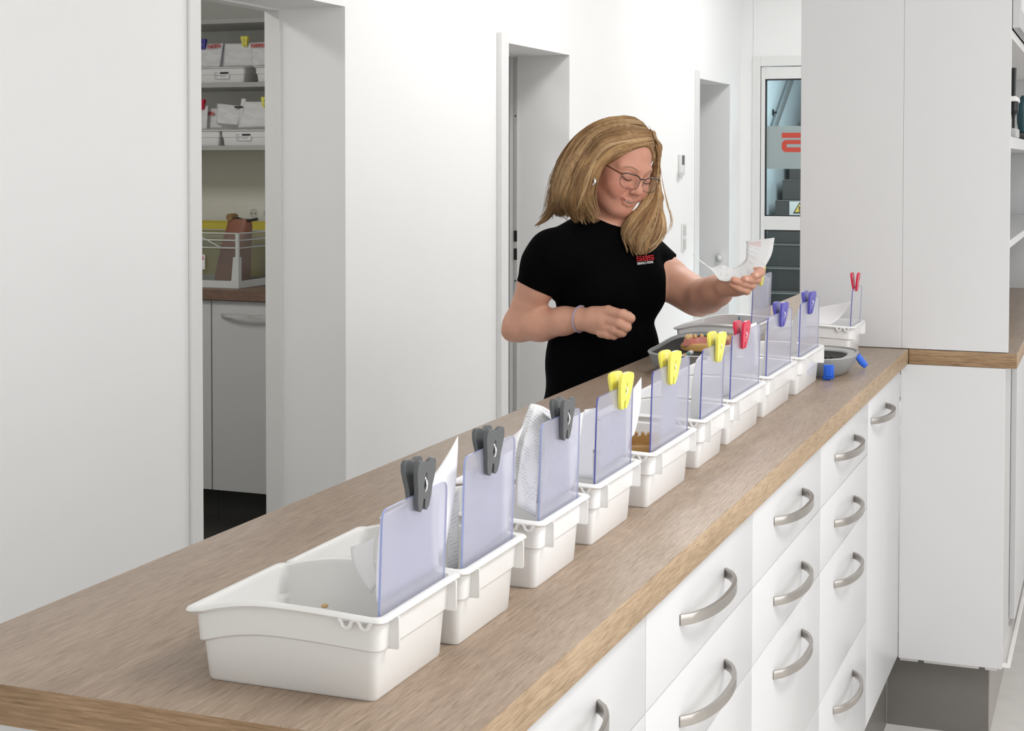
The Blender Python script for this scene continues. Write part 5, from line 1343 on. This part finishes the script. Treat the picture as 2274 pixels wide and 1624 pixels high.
def lift_(C, LF):
    """depth of every strand point: on the hair mass where the line of sight meets it, else carried on from its neighbours"""
    n = C.shape[0] * C.shape[1]; q = C.reshape(-1, 2)
    d = (q[:, 0] - CPX)[:, None] / FPX * CR[0] + (-(q[:, 1] - CPY))[:, None] / FPX * CR[1] + CR[2]
    o = np.array(CAM_C); t = np.full(n, (HD - .17) * SP); best = np.full(n, 9.); bt = t.copy()
    for _ in range(34):
        v = hull.ev(o + d * t[:, None]); better = v < best; best = np.where(better, v, best); bt = np.where(better, t, bt)
        t = t + np.clip(v * .8, -.004, .03)
    hit = best < .003; tt = np.where(hit, bt, np.nan).reshape(C.shape[:2])
    for r in range(tt.shape[0]):
        ok = ~np.isnan(tt[r])
        tt[r] = np.interp(np.arange(tt.shape[1]), np.flatnonzero(ok), tt[r][ok]) if ok.any() else HD * SP
        k = np.array([.25, .5, .25]); x = np.pad(tt[r], 1, mode='edge'); tt[r] = np.convolve(x, k, 'valid')
    tt -= LF[:, None] * (.25 + .75 * np.linspace(0, 1, C.shape[1]) ** .6)
    return (o + d * tt.reshape(-1)[:, None]).reshape(C.shape[0], C.shape[1], 3)
def strand_mesh(name, P, rmin, rmax, cols):
    S, N, _ = P.shape; T = np.gradient(P, axis=1); T /= np.linalg.norm(T, axis=2, keepdims=True) + 1e-9
    A = np.cross(T, CR[2]); A /= np.linalg.norm(A, axis=2, keepdims=True) + 1e-9; B = np.cross(T, A)
    prof = np.interp(np.linspace(0, 1, N), [0, .08, .6, 1], [.5, 1, .9, .12]); rad = rng.uniform(rmin, rmax, (S, 1)) * prof
    ring = [A * math.cos(a) + B * math.sin(a) for a in (0, 2.094, 4.189)]
    V = np.stack([P + r * rad[..., None] for r in ring], 2).reshape(-1, 3)
    base = (np.arange(S)[:, None] * N + np.arange(N - 1)[None]) * 3
    F = np.concatenate([np.stack([base + k, base + (k + 1) % 3, base + 3 + (k + 1) % 3, base + 3 + k], -1).reshape(-1, 4) for k in range(3)])
    shade = np.interp(np.linspace(0, 1, N), [0, .25, 1], [.86, 1., 1.04])
    C = (cols[:, None, :] * shade[None, :, None])[:, :, None, :].repeat(3, 2).reshape(-1, 3)
    return np_obj(name, V, F, HAIRM, hair, np.clip(C, 0, 1))
def lock_col(locks, per):
    a = hair_col(locks, 0).repeat(per, 0); return a * .62 + hair_col(locks * per, 0) * .38
CA = lift(strands(GR, 185, 15, 10.)); strand_mesh('hair_strands', CA, .0005, .0012, lock_col(185, 15))
CB = lift(strands(GL_, 78, 14, 12., .15)); strand_mesh('hair_strands', CB, .0005, .0012, lock_col(78, 14))
for G_, n_ in ((GT, 12), (GP, 16), (GF2, 10)):
    CE = lift(strands(G_, n_, 14, 4., .12)); strand_mesh('hair_strands', CE, .0005, .0011, lock_col(n_, 14))
# the ear stud sits just in front of the hair
_o = np.array(CAM_C); _d = np.array(ray(1317, 403)); _t = (HD - .2) * SP
while hull.ev((_o + _d * _t)[None])[0] > .006 and _t < HD * SP: _t += .001
ERING.location = Vector(ERING.location) + Vector(_o + _d * _t) - Vector(e0)
# loose flyaway hairs
FL = [[(1468, 380), (1474, 420), (1480, 450), (1488, 480), (1490, 500), (1480, 520), (1472, 528)], [(1470, 400), (1478, 435), (1486, 465), (1493, 488), (1488, 508), (1476, 516), (1470, 520)]]
GF = [[(1350, 275), (1300, 296), (1268, 330), (1245, 370), (1228, 410), (1214, 450), (1206, 480)], [(1340, 270), (1290, 300), (1255, 345), (1226, 385), (1214, 430), (1208, 470), (1200, 492)]]
CC = lift(strands(FL, 14, 1, 5., stray=1.)); strand_mesh('flyaway_hair', CC, .0003, .0005, hair_col(len(CC), 0))
CD = lift(strands(GF, 44, 1, 6., stray=1.)); strand_mesh('flyaway_hair', CD, .0003, .0006, hair_col(len(CD), 0))

# ------------------------------------------------------------------ the slip of paper in her raised hand
ST = [((1538, 566, 3.66), (1541, 571, 3.635)), ((1560, 581, 3.655), (1562, 586, 3.63)), ((1578, 594, 3.655), (1580, 600, 3.615)), ((1592, 591, 3.652), (1590, 613, 3.605)), ((1604, 588, 3.648), (1600, 623, 3.600)),
      ((1626, 595, 3.645), (1628, 625, 3.602)), ((1645, 587, 3.642), (1655, 618, 3.606)), ((1656, 575, 3.638), (1690, 602, 3.616)), ((1657, 556, 3.640), (1705, 582, 3.622)), ((1658, 546, 3.645), (1715, 560, 3.628)), ((1656, 536, 3.655), (1720, 528, 3.640))]
bm = nb(); uvl = bm.loops.layers.uv.new('UVMap'); NW = 6
A_ = catmull([np.append(np.array(a[:2]), a[2]) for a, b in ST], 34); Bq = catmull([np.append(np.array(b[:2]), b[2]) for a, b in ST], 34)
g = [[bm.verts.new(Vector(pt(*(A_[i] * (1 - j / NW) + Bq[i] * j / NW)))) for j in range(NW + 1)] for i in range(34)]
for i in range(33):
    for j in range(NW):
        f = bm.faces.new((g[i][j], g[i][j + 1], g[i + 1][j + 1], g[i + 1][j]))
        for lp_, (a, b) in zip(f.loops, ((i, j), (i, j + 1), (i + 1, j + 1), (i + 1, j))): lp_[uvl].uv = (b / NW, a / 33)
slip = obj('paper_slip', bm, paper_mat('slip_paper', True, dens=16, seed=2.2, col=(.72, .72, .72), ink=(.60, .60, .61)), None, angle=80)
md = slip.modifiers.new('thickness', 'SOLIDIFY'); md.thickness = .0004; md.offset = 0
tag(slip, 'curled white paper slip held up in the raised hand', 'paper')
def slip_pt(u, v, o=.0009): # v along the strip, u across
    i = v * 33; k = min(int(i), 32); a = A_[k] + (A_[k + 1] - A_[k]) * (i - k); b = Bq[k] + (Bq[k + 1] - Bq[k]) * (i - k)
    return Vector(pt(*(a + (b - a) * u))) - f_ * o
bm = nb()
for v in (.965, .945, .925):
    q = [slip_pt(.12 + .06 * 0, v), slip_pt(.55, v), slip_pt(.55, v + .006), slip_pt(.12, v + .006)]; bm.faces.new([bm.verts.new(p) for p in q])
obj('pink_lines', bm, mat('pink_print', (.80, .45, .46), .6, noise=.05), slip)['label'] = 'faint pink printed lines'
